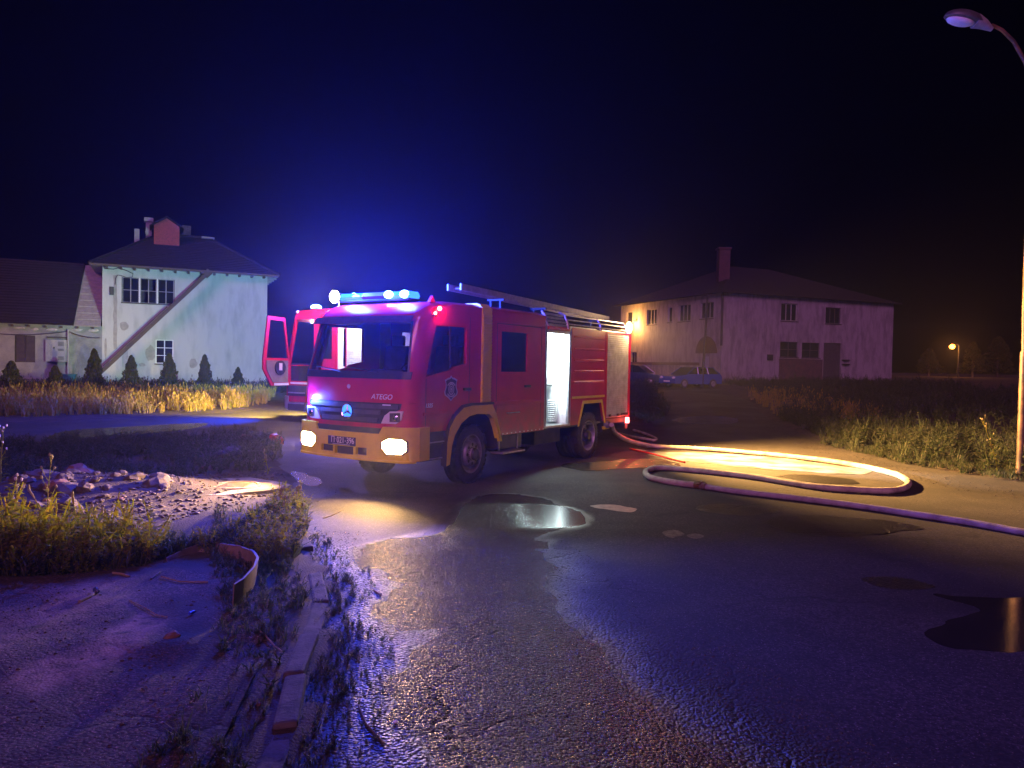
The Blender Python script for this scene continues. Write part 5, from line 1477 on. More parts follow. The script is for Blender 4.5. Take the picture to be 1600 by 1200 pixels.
# teal bin, pallet
s0, s1, z0, z1 = bb(W1.rect(96, 583, 119, 599))
bn = empty('teal_bin', W1.P((s0 + s1) / 2, -1.0, 0.1), math.atan2(W1.d.y, W1.d.x), 'teal metal bin beside the annex wall under the pipe', 'bin')
MB().prism([(-0.38, 0), (0.38, 0), (0.46, 0.75), (-0.46, 0.75)], lambda p, k: (p[0], -0.35 + 0.7 * k, p[1])).build('body', MT['teal'], bn, bevel=0.02)
MB().box(-0.5, 0.5, -0.39, 0.39, 0.752, 0.79).build('lid', MT['teal'], bn, bevel=0.01)
s0, s1, z0, z1 = bb(W1.rect(35, 583, 72, 595))
pa = empty('stacked_boards', W1.P((s0 + s1) / 2, -0.9, 0.15), math.atan2(W1.d.y, W1.d.x), 'stack of weathered boards lying against the annex wall', 'boards')
for k in range(3):
    MB().box(-0.75, 0.75, -0.25, 0.25, 0.12 + k * 0.16, 0.20 + k * 0.16).build('board', MT['winframe'], pa)
MB().box(-0.6, -0.5, -0.2, 0.2, 0, 0.119).box(0.5, 0.6, -0.2, 0.2, 0, 0.119).box(-0.6, -0.5, -0.2, 0.2, 0.201, 0.279).box(0.5, 0.6, -0.2, 0.2, 0.201, 0.279).box(-0.6, -0.5, -0.2, 0.2, 0.361, 0.439).box(0.5, 0.6, -0.2, 0.2, 0.361, 0.439).build('batten', MT['wood'], pa)
# leaning chute / conveyor beam
ct = empty('leaning_chute', (0, 0, 0), 0, 'long dark chute leaning diagonally across the white house wall', 'chute')
sa, za = W1.px(322, 430); sb, zb = W1.px(163, 578)
dsl = (za - zb) / (sa - sb); sc_ = sb - (zb - 0.15) / dsl
a = Vector(W1.P(sa, -0.75, za)); b = Vector(W1.P(sc_, -1.1, 0.15)); d = (a - b).normalized(); side = W1.n
upv = d.cross(side).normalized()
if upv.z < 0: upv = -upv
for o_, nm in ((-0.16, 'side_rail'), (0.16, 'side_rail')):
    MB().obox((a + b) / 2 + side * o_, d * ((a - b).length / 2), side * 0.02, upv * 0.11).build(nm, MT['wood'], ct)
MB().obox((a + b) / 2 - upv * 0.07, d * ((a - b).length / 2), side * 0.138, upv * 0.012).build('trough', MT['wood'], ct)
MB().obox((a * 0.42 + b * 0.58) + upv * 0.16, d * ((a - b).length * 0.26), side * 0.03, upv * 0.03).build('upper_bar', MT['wood'], ct)
MB().obox(a + d * 0.05, d * 0.22, side * 0.2, upv * 0.2).build('head_box', MT['wood'], ct, bevel=0.02)

# --- rough building on the right
CA = Vector((16.3, 58.0)); DR = Vector((16.9, 7.0)).normalized(); DL = Vector((-5.8, 14.6)).normalized()
W2 = Wall(CA, DR, 0); W3 = Wall(CA, DL, 0)
W3.n = Vector((DR.x, DR.y, 0)); 
LR, LL = 18.3, 15.7
Z2 = W2.px(1128, 457)[1]
h3 = empty('rough_building', (0, 0, 0), 0, 'large unlit two-storey building with peeling plaster behind the parked cars', 'building')
wr = [W2.rect(1220.6, 474, 1246.4, 501.6), W2.rect(1290, 480.6, 1314, 506), W2.rect(1219, 534, 1247, 558), W2.rect(1253, 535.6, 1281, 559), W2.rect(1286.4, 536, 1314, 597)]
hole_sheet(W2, 'wall', rect(0, LR, 0.2, Z2), wr, MT['plaster2'], h3)
wl = [W3.rect(1008.4, 483, 1024, 507), W3.rect(1042, 479.5, 1048.5, 503.5), W3.rect(1059, 475.6, 1078, 502), W3.rect(1093.6, 472, 1114.6, 497.5), W3.rect(976, 487, 985, 511),
      W3.rect(1097, 557, 1107, 588), W3.rect(983, 550, 992, 572)]
sheet('wall', rect(0.002, LL, 0.2, Z2), wl, W3.map(0), MT['plaster2'], h3, step=2.0, thick=0.3, smooth=False, edge=20)
m_ = MB(); W2.box(m_, LR - 0.3, LR, 0.302, LL, 0.2, Z2); W2.box(m_, 0.302, LR - 0.302, LL - 0.3, LL, 0.2, Z2); m_.build('wall', MT['plaster2'], h3)
m_ = MB(); W2.box(m_, 1.2, LR - 0.4, 1.2, 1.3, 0.2, Z2); W2.box(m_, 1.2, 1.3, 1.302, LL - 0.4, 0.2, Z2); m_.build('inner_wall', MT['darkwood'], h3)
for k, q in enumerate(wr[:2]): window(W2, q, h3, 3, 1, frame=0.09, fm='darkwood' if k else 'winframe')
for q in wr[2:4]: window(W2, q, h3, 2, 2, frame=0.07, fm='darkwood')
s0, s1, z0, z1 = bb(wr[4]); m_ = MB(); W2.box(m_, s0, s1, 0.12, 0.18, z0, z1); m_.build('door', MT['darkwood'], h3)
for k, q in enumerate(wl[:5]): window(W3, q, h3, 3 if k in (0, 2, 3) else 1, 1, frame=0.09)
s0, s1, z0, z1 = bb(wl[5]); m_ = MB(); W3.box(m_, s0, s1, 0.12, 0.18, z0, z1); m_.build('door', MT['greymetal'], h3)
window(W3, wl[6], h3, 2, 1, frame=0.06)
# arched relief over the door, band, buttress, downpipe
s, z = W3.px(1103, 552); s2, z2 = W3.px(1087, 526)
ra = abs(s2 - s); 
arc_ = [(s + ra * math.cos(t_), z + (z2 - z) * math.sin(t_)) for t_ in np.linspace(0, PI, 14)]
sheet('arch_relief', arc_, [], lambda s_, z_, t: W3.P(s_, -0.04 + t, z_), MT['brickdark'], h3, step=1, thick=0.03, smooth=False, edge=5)
m_ = MB(); zb_ = W3.px(1030, 568)[1]; W3.box(m_, 2.8, LL, -0.03, -0.002, zb_ - 0.12, zb_ + 0.12); m_.build('wall_band', MT['brickdark'], h3)
m_ = MB().tube([W2.P(-0.12, -0.12, Z2 + 0.02), W2.P(-0.12, -0.12, W2.px(1125, 540)[1])], 0.09, 8).build('downpipe', MT['cable'], h3)
sheet('bare_brick', W2.rect(1217, 561, 1285, 598), [], W2.map(-0.004), MT['brickdark'], h3, step=2, smooth=False, thick=0.003)
m_ = MB(); r4 = bb(W2.rect(1198.6, 554, 1206.4, 563)); W2.box(m_, r4[0], r4[1], -0.12, -0.002, r4[2], r4[3]); m_.build('meter_box', MT['cable'], h3)
for y_2 in (563, 569.5):
    m_ = MB(); r4 = bb(W2.rect(1315, y_2 - 1, 1325, y_2 + .3)); W2.box(m_, r4[0], r4[1], -0.25, -0.002, r4[2], r4[3]); m_.build('bracket', MT['cable'], h3)
o2 = 0.5; ezz = Z2 - 0.02; rz_ = Z2 + 3.4
Q = lambda s_, t_, z_: W2.P(s_, t_, z_)
roof_slope(Q(-o2, -o2, ezz), Q(LR + o2, -o2, ezz), Q(LR - 7, LL / 2, rz_), Q(7, LL / 2, rz_), 26, MT['roof'], h3)
roof_slope(Q(-o2, LL + o2, ezz), Q(-o2, -o2, ezz), Q(7, LL / 2, rz_), Q(7, LL / 2, rz_), 26, MT['roof'], h3)
roof_slope(Q(LR + o2, -o2, ezz), Q(LR + o2, LL + o2, ezz), Q(LR - 7, LL / 2, rz_), Q(LR - 7, LL / 2, rz_), 20, MT['roof'], h3)
roof_slope(Q(LR + o2, LL + o2, ezz), Q(-o2, LL + o2, ezz), Q(7, LL / 2, rz_), Q(LR - 7, LL / 2, rz_), 20, MT['roof'], h3)
cpx = at(1131, 405, 62.5)
MB().box(cpx.x - 0.45, cpx.x + 0.45, 62.2, 63.1, Z2 + 0.3, cpx.z + 0.8).box(cpx.x - 0.55, cpx.x + 0.55, 62.1, 63.2, cpx.z + 0.8, cpx.z + 0.95).build('chimney', MT['brickdark'], h3)

# projecting porch end, lit orange by its own wall lamp
s, z = W3.px(991, 520)
wlamp = empty('wall_lamp', (0, 0, 0), 0, 'small orange lamp glowing on the far end of the building', 'wall lamp')
s, z = W3.px(992, 503)
pl_ = Vector(W3.P(s, -0.35, z))
MB().tube([W3.P(s, -0.002, z + 0.1), tuple(pl_ + Vector((0, 0, 0.1)))], 0.03, 6).build('bracket', MT['cable'], wlamp)
MB().ball(tuple(pl_), 0.07, 0.07, 0.09, 10, 6).build('bulb', MT['sodium'], wlamp, smooth=True)
lamp('wall_lamp_light', 'POINT', tuple(pl_ + Vector((-0.3, -0.1, -0.2))), (1.0, 0.40, 0.08), LP['wallamp'], 0.08)

# --- leaning thin pole before the corner
pb = gp(1097, 596); pb = at(1097, 596, 50.0); pt = at(1106, 458, 50.0)
pole = empty('utility_pole', (0, 0, 0), 0, 'thin dark wooden pole in front of the rough building corner', 'pole')
MB().tube([(pb.x, 50, gz(pb.x, 50)), (pt.x, 50, pt.z)], [0.10, 0.06], 8).build('mast', MT['cable'], pole, smooth=True)
MB().box(pt.x - 0.25, pt.x + 0.25, 49.95, 50.05, pt.z - 0.15, pt.z - 0.08).build('crossbar', MT['cable'], pole)

# --- parked cars
def car(name, loc, rz, label, m, L=4.1, H=1.42):
    root = empty(name, loc, rz, label, 'car', 'parked cars by the rough building')
    half = [(-L / 2, 0.30), (-L / 2 - 0.02, 0.62), (-L / 2 + 0.10, 0.78), (-L / 2 + 1.0, 0.90), (-L / 2 + 1.15, 0.94), (L / 2 - 0.15, 0.96), (L / 2, 0.80), (L / 2, 0.30), (L / 2 - 0.45, 0.28),
            (L / 2 - 0.55, 0.50), (L / 2 - 0.8, 0.62), (L / 2 - 1.05, 0.50), (L / 2 - 1.15, 0.26), (-L / 2 + 1.15, 0.26), (-L / 2 + 1.05, 0.50), (-L / 2 + 0.80, 0.62), (-L / 2 + 0.55, 0.50), (-L / 2 + 0.45, 0.28)]
    MB().prism(half, lambda p, k: (p[0], -0.83 + 1.66 * k, p[1])).build('body', m, root, bevel=0.03)
    top = [(-L / 2 + 1.0, 0.905), (-L / 2 + 1.75, H - 0.03), (-L / 2 + 2.1, H), (L / 2 - 0.65, H - 0.02), (L / 2 - 0.10, 0.965)]
    def tp(p, k):
        f = (p[1] - 0.9) / (H - 0.9)
        w_ = 0.80 - 0.16 * f
        return (p[0], -w_ + 2 * w_ * k, p[1])
    MB().prism(top, tp).build('windows', MT['glassdark'], root)
    rf = [(-L / 2 + 1.72, H - 0.05), (-L / 2 + 2.1, H + 0.015), (L / 2 - 0.65, H), (L / 2 - 0.55, H - 0.08), (L / 2 - 0.66, H - 0.04), (-L / 2 + 2.1, H - 0.02)]
    MB().prism(rf, lambda p, k: (p[0], -0.665 + 1.33 * k, p[1])).build('roof', m, root)
    for x0, x1 in ((-L / 2 + 1.02, -L / 2 + 1.78), (-0.05, -0.02), (L / 2 - 0.15, L / 2 - 0.68), (L / 2 - 1.2, L / 2 - 1.25)):
        for sg in (-1, 1):
            MB().tube([(x0, sg * 0.81, 0.92), (x1, sg * 0.66, H - 0.02)], 0.03, 5).build('pillar', m, root)
    for x in (-L / 2 + 0.8, L / 2 - 0.8):
        for sg in (-1, 1):
            wv = MB().lathe([(0.20, -0.09), (0.30, -0.09), (0.31, -0.06), (0.31, 0.06), (0.30, 0.09), (0.20, 0.09)], (0, 0, 0), 'y', 20, closed=True).build('wheel', MT['rubber'], root, smooth=True)
            wv.location = (x, sg * 0.76, 0.31)
            MB().lathe([(0.20, 0.08 * sg), (0.15, 0.05 * sg), (0.05, 0.09 * sg), (0.0, 0.09 * sg)], (0, 0, 0), 'y', 16).build('rim', MT['rim'], wv, smooth=True)
    for sg in (-1, 1):
        MB().ball((-L / 2 + 0.03, sg * 0.62, 0.68), 0.07, 0.17, 0.09, 10, 6).build('headlight', MT['lens'], root, smooth=True)
        MB().box(L / 2 - 0.02, L / 2 + 0.012, sg * 0.7 - 0.1, sg * 0.7 + 0.1, 0.66, 0.84).build('tail_light', MT['redplastic'], root)
    MB().box(-L / 2 - 0.04, -L / 2 + 0.02, -0.3, 0.3, 0.40, 0.50).build('number_plate', MT['white'], root)
    return root
c = at(1079, 600, 50.5)
car('parked_car', (c.x, c.y, gz(c.x, c.y) + 0.0), math.radians(28), 'blue hatchback parked below the thin leaning pole', MT['carblue'])
c = at(993, 600, 53.0)
car('parked_car', (c.x, c.y, gz(c.x, c.y) + 0.0), math.radians(150), 'dark car parked beyond the tail of the front engine', MT['carpaint'], 4.3, 1.46)

# --- street lamps
sl_ = empty('street_lamp', (9.16, 13.29, 0.0), 0, 'unlit street lamp with curved arm and rust-streaked pole beside the road', 'street lamp', 'street lamps')
MB().tube([(0, 0, -0.1), (0, 0, 2.3)], 0.075, 14).build('pole_base', MT['steel'], sl_, smooth=True)
MB().tube([(0, 0, 2.3), (-0.02, 0, 3.0), (-0.02, 0, 5.6)], 0.055, 14).build('pole', MT['steel'], sl_, smooth=True)
arm = [(-0.02, 0, 5.6), (-0.02, 0, 6.5), (-0.06, 0, 7.0), (-0.18, 0, 7.42), (-0.40, 0, 7.78), (-0.62, 0, 7.98), (-0.80, 0, 8.06)]
MB().tube(arm, [0.045, 0.042, 0.04, 0.036, 0.034, 0.032, 0.03], 10).build('arm', MT['steel'], sl_, smooth=True)
hd = MB()
hd.ball((0, 0, 0), 0.36, 0.17, 0.17, 20, 12)
hd.v = [(x, y, z if z > 0 else z * 0.25) for x, y, z in hd.v]
hd2 = hd.build('lamp_head', MT['grey'], sl_, smooth=True)
hd2.location = (-1.29, 0, 8.14); hd2.rotation_euler = (0, math.radians(14), 0)
hd2.rotation_euler = (math.radians(0), math.radians(10), 0)
MB().tube([(0.20, 0, 0.02), (0.36, 0, -0.01), (0.52, 0, -0.07)], [0.13, 0.09, 0.04], 12).build('neck', MT['winframe'], hd2, smooth=True)
gl_ = MB().ball((-0.06, 0, -0.035), 0.25, 0.13, 0.075, 18, 8).build('lamp_glass', MT['white'], hd2, smooth=True)

c = at(1487, 541, 95.0)
dl = empty('street_lamp', (c.x, 95, gz(c.x, 95)), 0, 'distant street lamp glowing orange far across the field', 'street lamp', 'street lamps')
hz_ = c.z - gz(c.x, 95)
MB().tube([(0.9, 0, 0), (0.9, 0, hz_ + 0.1), (0.5, 0, hz_ + 0.35), (0.1, 0, hz_ + 0.2)], 0.07, 6).build('pole', MT['cable'], dl)
MB().ball((0, 0, hz_ + 0.12), 0.35, 0.2, 0.12, 10, 6).build('lamp_head', MT['grey'], dl)
MB().ball((0, -0.1, hz_ - 0.05), 0.34, 0.3, 0.30, 10, 6).build('bulb', MT['sodium'], dl, smooth=True)
lamp('street_light', 'POINT', (c.x, 94.6, c.z - 0.35), (1.0, 0.36, 0.06), LP['street'], 0.1)

# ------------------------------------------------------------------ plants
def leafy(h, nleaf, rad, ls, seed, stems=3, droop=0.3):
    r_ = np.random.default_rng(seed)
    V = []; F = []
    def q(a, b, c, d):
        n = len(V); V.extend([a, b, c, d]); F.append((n, n + 1, n + 2, n + 3))
    for s in range(stems):
        a = r_.uniform(0, 2 * PI); lean = r_.uniform(0.05, 0.45) * rad / 0.2
        tip = np.array([math.cos(a) * lean * h, math.sin(a) * lean * h, h * r_.uniform(0.6, 1.0)])
        mid = tip * np.array([0.35, 0.35, 0.55])
        base = np.array([r_.uniform(-.02, .02), r_.uniform(-.02, .02), -0.02])
        w_ = 0.006
        for p, p2 in ((base, mid), (mid, tip)):
            q(p + [w_, 0, 0], p2 + [w_ * .7, 0, 0], p2 - [w_ * .7, 0, 0], p - [w_, 0, 0])
            q(p + [0, w_, 0], p2 + [0, w_ * .7, 0], p2 - [0, w_ * .7, 0], p - [0, w_, 0])
        for k in range(nleaf):
            f = r_.uniform(0.12, 1.0)
            p = (base * (1 - f * 2) + mid * f * 2) if f < .5 else (mid * (2 - f * 2) + tip * (f * 2 - 1))
            b = r_.uniform(0, 2 * PI)
            l = ls * r_.uniform(0.6, 1.25) * (1.15 - 0.6 * f)
            d = np.array([math.cos(b), math.sin(b), r_.uniform(-droop, 0.7)]); d /= np.linalg.norm(d)
            sd = np.cross(d, [0, 0, 1.0]); sd /= np.linalg.norm(sd) + 1e-9
            sd = sd * 0.28 * l + np.array([0, 0, r_.uniform(-.12, .12) * l])
            m_ = p + d * l * 0.45; e = p + d * l - np.array([0, 0, 0.18 * l])
            q(p, m_ + sd, e, m_ - sd)
    return np.array(V), np.array(F)

def tuft(h, nb, spread, seed, w_=0.006, head=False):
    r_ = np.random.default_rng(seed)
    V = []; F = []
    def q(a, b, c, d):
        n = len(V); V.extend([a, b, c, d]); F.append((n, n + 1, n + 2, n + 3))
    for k in range(nb):
        a = r_.uniform(0, 2 * PI); hh = h * r_.uniform(0.45, 1.0)
        p0 = np.array([r_.uniform(-spread, spread) * .4, r_.uniform(-spread, spread) * .4, -0.02])
        d = np.array([math.cos(a), math.sin(a), 0]) * spread * r_.uniform(0.2, 1.2)
        p1 = p0 + d * 0.35 + [0, 0, hh * 0.6]
        p2 = p0 + d * 1.0 + [0, 0, hh * r_.uniform(0.85, 1.0)]
        s = np.array([-math.sin(a), math.cos(a), 0]) * w_
        s = s if r_.random() < .5 else np.array([math.cos(a), math.sin(a), 0]) * w_
        q(p0 + s, p1 + s * .8, p1 - s * .8, p0 - s)
        q(p1 + s * .8, p2 + s * .15, p2 - s * .15, p1 - s * .8)
        if head and r_.random() < 0.5:
            hs = s * 2.2
            q(p2 - [0, 0, hh * .1], p2 + hs, p2 + [0, 0, hh * .12], p2 - hs)
    return np.array(V), np.array(F)

def scatter(name, templates, pts, smin, smax, m, seed, zfn=None, tilt=0.0):
    r_ = np.random.default_rng(seed)
    VV = []; FF = []; off = 0
    for x, y in pts:
        V, F = templates[r_.integers(len(templates))]
        a = r_.uniform(0, 2 * PI); s = r_.uniform(smin, smax)
        c, n = math.cos(a), math.sin(a)
        X = V[:, 0] * c - V[:, 1] * n; Y = V[:, 0] * n + V[:, 1] * c
        z = zfn(x, y) if zfn else gz(x, y)
        VV.append(np.stack([X * s + x, Y * s + y, V[:, 2] * s * r_.uniform(.75, 1.2) + z], 1)); FF.append(F + off); off += len(V)
    o = fast_mesh(name, np.concatenate(VV), np.concatenate(FF), m)
    return o

def sample(poly, n, seed, reject=None, clump=0.0):
    r_ = random.Random(seed)
    xs = [p[0] for p in poly]; ys = [p[1] for p in poly]; out = []
    tries = 0
    while len(out) < n and tries < n * 60:
        tries += 1
        x = r_.uniform(min(xs), max(xs)); y = r_.uniform(min(ys), max(ys))
        if not inside((x, y), poly) or (reject and inside((x, y), reject)): continue
        if clump and 0.5 + 0.5 * wob(x * 1.7, y * 1.7) < r_.random() * clump: continue
        out.append((x, y))
    return out

dz_ = lambda x, y: gz(x, y) + 0.035 + dirt(x, y)
T_grass = [tuft(0.62, 12, 0.20, i, 0.011, True) for i in range(6)]
T_low = [tuft(0.22, 12, 0.14, 20 + i, 0.005) for i in range(5)]
T_weed = [leafy(0.42, 16, 0.22, 0.085, 40 + i, stems=4) for i in range(7)]
T_dark = [leafy(0.50, 18, 0.30, 0.10, 60 + i, stems=4) for i in range(7)]
T_small = [leafy(0.16, 12, 0.30, 0.045, 80 + i, stems=4) for i in range(6)]
T_bank = [leafy(0.55, 14, 0.25, 0.10, 100 + i, stems=4) for i in range(5)] + [tuft(0.5, 16, 0.22, 110 + i, 0.008) for i in range(5)]

# yellowing meadow strip in front of the white house
A_ = [(-28, 24.5), (-19.5, 20.8), (-14.5, 23.0), (-12.0, 24.8), (-10.4, 27.2), (-10.2, 30.5), (-11.5, 36), (-30, 33)]
o = scatter('dry_meadow_grass', T_grass, sample(A_, 3600, 1, clump=0.6), 0.4, 1.15, MT['straw'], 1); tag(o, kind='stuff')
A2_ = [(-30, 31), (-11.5, 31), (-13.0, 46.5), (-17, 47.5), (-26, 43.3), (-40, 38)]
o = scatter('yard_grass', T_grass + T_dark, sample(A2_, 3200, 2), 0.6, 1.1, MT['weeddark'], 2); tag(o, kind='stuff')
# dark weedy band between the path and the rubble
B_ = pxpoly([(-60, 705), (100, 690), (240, 688), (330, 682), (400, 678), (432, 690), (442, 720), (410, 742), (330, 745), (250, 752), (120, 760), (-60, 770)])
o = scatter('weed_band', T_dark + T_weed, sample(B_, 2000, 3, clump=0.6), 0.18, 0.62, MT['weeddark'], 3, dz_); tag(o, kind='stuff')
# weeds across the foreground
C_ = pxpoly([(-60, 846), (60, 842), (140, 856), (230, 868), (330, 860), (380, 838), (430, 812), (474, 802), (474, 830), (462, 872), (425, 892), (400, 874), (300, 868), (230, 890), (110, 908), (-60, 915)])
o = scatter('weed_strip', T_weed, sample(C_, 430, 4, clump=0.85), 0.25, 0.75, MT['weed'], 4, dz_); tag(o, kind='stuff')
o = scatter('weed_undergrowth', T_small + T_low, sample(C_, 1500, 5), 0.6, 1.3, MT['weeddark'], 5, dz_); tag(o, kind='stuff')
C3 = pxpoly([(-60, 850), (60, 845), (150, 858), (260, 872), (240, 890), (100, 900), (-60, 905)])
o = scatter('tall_weeds', T_weed, sample(C3, 110, 61), 0.6, 1.35, MT['weed'], 61, dz_); tag(o, kind='stuff')
C2 = pxpoly([(385, 845), (430, 812), (472, 800), (478, 830), (470, 862), (430, 872)])
o = scatter('bushy_weeds', T_weed, sample(C2, 75, 6), 0.35, 0.85, MT['weed'], 6, dz_); tag(o, kind='stuff')
# low growth along both sides of the kerb
E1 = [(-1.10, 2.4), (-1.25, 4.0), (-1.52, 5.6), (-2.1, 7.2), (-2.9, 8.8), (-3.4, 8.6), (-2.9, 7.0), (-2.15, 5.6), (-1.75, 4.4), (-1.6, 2.4)]
o = scatter('kerb_weeds', T_small + T_low, sample(E1, 620, 7, clump=0.9), 0.2, 0.75, MT['weeddark'], 7, dz_); tag(o, kind='stuff')
E2 = [(-0.95, 2.4), (-1.1, 4.0), (-1.3, 5.0), (-1.75, 6.7), (-2.3, 8.1), (-2.8, 9.5), (-2.1, 8.2), (-1.2, 6.6), (-0.75, 5.0), (-0.6, 3.6), (-0.5, 2.4)]
o = scatter('kerb_weeds', T_small, sample(E2, 300, 8, clump=1.0), 0.10, 0.34, MT['weeddark'], 8, lambda x, y: gz(x, y)); tag(o, kind='stuff')
E3 = [(-0.95, 2.4), (-1.1, 4.0), (-1.3, 5.0), (-1.75, 6.7), (-2.3, 8.1), (-2.0, 8.1), (-1.4, 6.6), (-0.98, 5.0), (-0.82, 3.8), (-0.7, 2.4)]
o = scatter('kerb_weeds', T_small, sample(E3, 420, 9, clump=0.9), 0.15, 0.45, MT['weeddark'], 9, lambda x, y: gz(x, y)); tag(o, kind='stuff')
# gravel and crumbs lying on road edge and yard
def pebbles(name, pts, smin, smax, m, seed, zf, power=3):
    r_ = np.random.default_rng(seed)
    base = np.array([(1, 0, 0), (0, 1, 0), (-1, 0, 0), (0, -1, 0), (0, 0, .7), (0, 0, -.5)], float)
    fs = np.array([(0, 1, 4), (1, 2, 4), (2, 3, 4), (3, 0, 4), (1, 0, 5), (2, 1, 5), (3, 2, 5), (0, 3, 5)])
    VV = []; FF = []; off = 0
    for x, y in pts:
        s = smin + (smax - smin) * r_.random() ** power
        v_ = base * s * r_.uniform(.6, 1.3, (6, 1)) * [1, 1, .7]
        a = r_.uniform(0, 6.28); c, n = math.cos(a), math.sin(a)
        v_ = np.stack([v_[:, 0] * c - v_[:, 1] * n, v_[:, 0] * n + v_[:, 1] * c, v_[:, 2]], 1) + [x, y, zf(x, y) + s * 0.2]
        VV.append(v_); FF.append(fs + off); off += 6
    o = fast_mesh(name, np.concatenate(VV), np.concatenate(FF), m)
    return tag(o, kind='stuff')
pebbles('gravel', sample([(-1.2, 2.5), (-1.7, 6), (-3.0, 9.5), (-3.6, 11.8), (-2.2, 11.0), (-1.2, 8.5), (-0.2, 6), (-0.1, 2.5)], 2600, 11), 0.003, 0.014, MT['stone'], 11, lambda x, y: gz(x, y))
pebbles('gravel', sample([(-1.4, 2.5), (-2.1, 6), (-7, 6.5), (-7, 2.5)], 2500, 12), 0.004, 0.018, MT['stone'], 12, lambda x, y: 0.05 + dirt(x, y))
pebbles('rubble_crumbs', sample(pxpoly([(-40, 830), (60, 740), (250, 740), (440, 745), (460, 770), (300, 830)]), 2600, 13), 0.008, 0.05, MT['stone'], 13, dz_)
pebbles('verge_gravel', sample(pxpoly([(1150, 640), (1300, 700), (1420, 732), (1520, 755), (1640, 775), (1640, 790), (1500, 768), (1400, 742), (1250, 700)]), 2600, 14), 0.004, 0.016, MT['soil'], 14, lambda x, y: gz(x, y) + 0.01)
pebbles('road_grit', sample([(-0.9, 2.3), (-1.3, 5), (-2.3, 8.3), (-0.8, 8.2), (0.6, 8.0), (1.6, 5.0), (2.2, 2.3)], 26000, 21), 0.003, 0.010, MT['grit'], 21, lambda x, y: gz(x, y) + 0.003, 1.5)
pebbles('yard_grit', sample(YARD, 16000, 23), 0.003, 0.009, MT['oldgrit'], 23, lambda x, y: 0.050 + dirt(x, y), 1.5)
pebbles('road_grit', sample([(0.6, 8.0), (1.6, 5.0), (2.2, 2.3), (4.5, 3.0), (9, 9), (6, 12), (0, 12), (-2, 10)], 6000, 22), 0.002, 0.008, MT['grit'], 22, lambda x, y: gz(x, y) + 0.002)
# right-hand bank
F_ = [(8.4, 15.5), (9.5, 13.0), (12.5, 10.8), (24, 10), (34, 30), (30, 50), (15.5, 51), (12.8, 38), (10.2, 28), (9.0, 22)]
low_ = sample([(7.9, 19), (8.15, 15.0), (8.9, 12.5), (11.5, 9.8), (14, 10), (9.5, 14), (8.8, 20)], 1500, 33)
o = scatter('verge_weeds', T_small + T_low, low_, 0.3, 1.1, MT['weeddark'], 33, dz_); tag(o, kind='stuff')
pts = sample(F_, 3600, 15, clump=0.5)
near = sample([(8.15, 18), (8.35, 15.0), (9.1, 12.6), (11.5, 10.4), (13.5, 13), (11, 20), (10.5, 27), (9.6, 27), (8.8, 22)], 1300, 16)
o = scatter('bank_grass', T_bank, pts, 0.6, 1.4, MT['weeddark'], 15, dz_); tag(o, kind='stuff')
o = scatter('verge_weeds', T_weed + T_low + T_bank, near, 0.3, 1.3, MT['weeddark'], 16, dz_); tag(o, kind='stuff')
o = scatter('dry_bank_grass', T_grass, sample([(9.6, 27), (12, 38), (15, 40), (13, 26), (10.3, 21)], 200, 17), 0.5, 1.0, MT['straw'], 17, dz_); tag(o, kind='stuff')
G_ = pxpoly([(986, 604), (1012, 604), (1042, 640), (1040, 652), (1012, 662), (986, 664)])
o = scatter('weed_patch', T_bank, sample(G_, 420, 18), 0.7, 1.5, MT['weeddark'], 18); tag(o, kind='stuff')
o = scatter('building_weeds', T_bank, sample([(14, 54), (17, 56.5), (33, 63), (36, 58), (22, 50), (15, 50)], 900, 19), 0.8, 1.8, MT['weeddark'], 19); tag(o, kind='stuff')

# ---- thujas in a row before the white house
def thuja_template(seed):
    r_ = np.random.default_rng(seed)
    V = []; F = []
    N = 2600
    for k in range(N):
        f = r_.random() ** 0.8
        R = 0.30 * (1 - f) ** 0.75 * (1 + 0.12 * math.sin(9 * f * PI)) * (0.9 + 0.25 * f)
        if f < 0.06: R *= 0.8
        a = r_.uniform(0, 2 * PI); rr = R * (1 - 0.35 * r_.random() ** 2) * (1 + 0.18 * math.sin(3 * a + 7 * f + seed))
        p = np.array([rr * math.cos(a), rr * math.sin(a), 0.04 + f * 0.96])
        d = np.array([math.cos(a) * .45, math.sin(a) * .45, 1.0]) + r_.normal(0, .3, 3); d /= np.linalg.norm(d)
        s = np.cross(d, r_.normal(0, 1, 3)); s /= np.linalg.norm(s) + 1e-9
        l = r_.uniform(0.03, 0.065); w_ = l * .38
        n = len(V); V += [p - s * w_ * .4, p + d * l * .6 - s * w_, p + d * l, p + d * l * .6 + s * w_]; F.append((n, n + 1, n + 2, n + 3))
    me = bpy.data.meshes.new('crown')
    o = fast_mesh('crown', np.array(V), np.array(F), MT['thuja'])
    me = o.data; bpy.data.objects.remove(o)
    return me
TT = [thuja_template(i) for i in range(3)]
core = MB().lathe([(0.0, 0.05), (0.20, 0.06), (0.19, 0.3), (0.13, 0.6), (0.06, 0.85), (0.0, 0.96)], (0, 0, 0), 'z', 9)
core_me = bpy.data.meshes.new('trunk'); 
core_me.from_pydata(MB().tube([(0, 0, -0.05), (0, 0, 0.5), (0, 0, 0.85)], [0.03, 0.02, 0.008], 6).v, [], MB().tube([(0, 0, -0.05), (0, 0, 0.5), (0, 0, 0.85)], [0.03, 0.02, 0.008], 6).f); core_me.materials.append(MT['wood'])
cc = bpy.data.meshes.new('inner'); cc.from_pydata(core.v, [], core.f); cc.materials.append(MT['thuja'])
TH = [(18, 566, 40, 32, 'leftmost'), (86, 573, 32, 34, ''), (147, 547, 32, 38, ''), (205, 557, 30, 38, ''), (264, 554, 32, 38, ''), (320, 556, 27, 38, ''), (372, 575, 24, 38, '')]
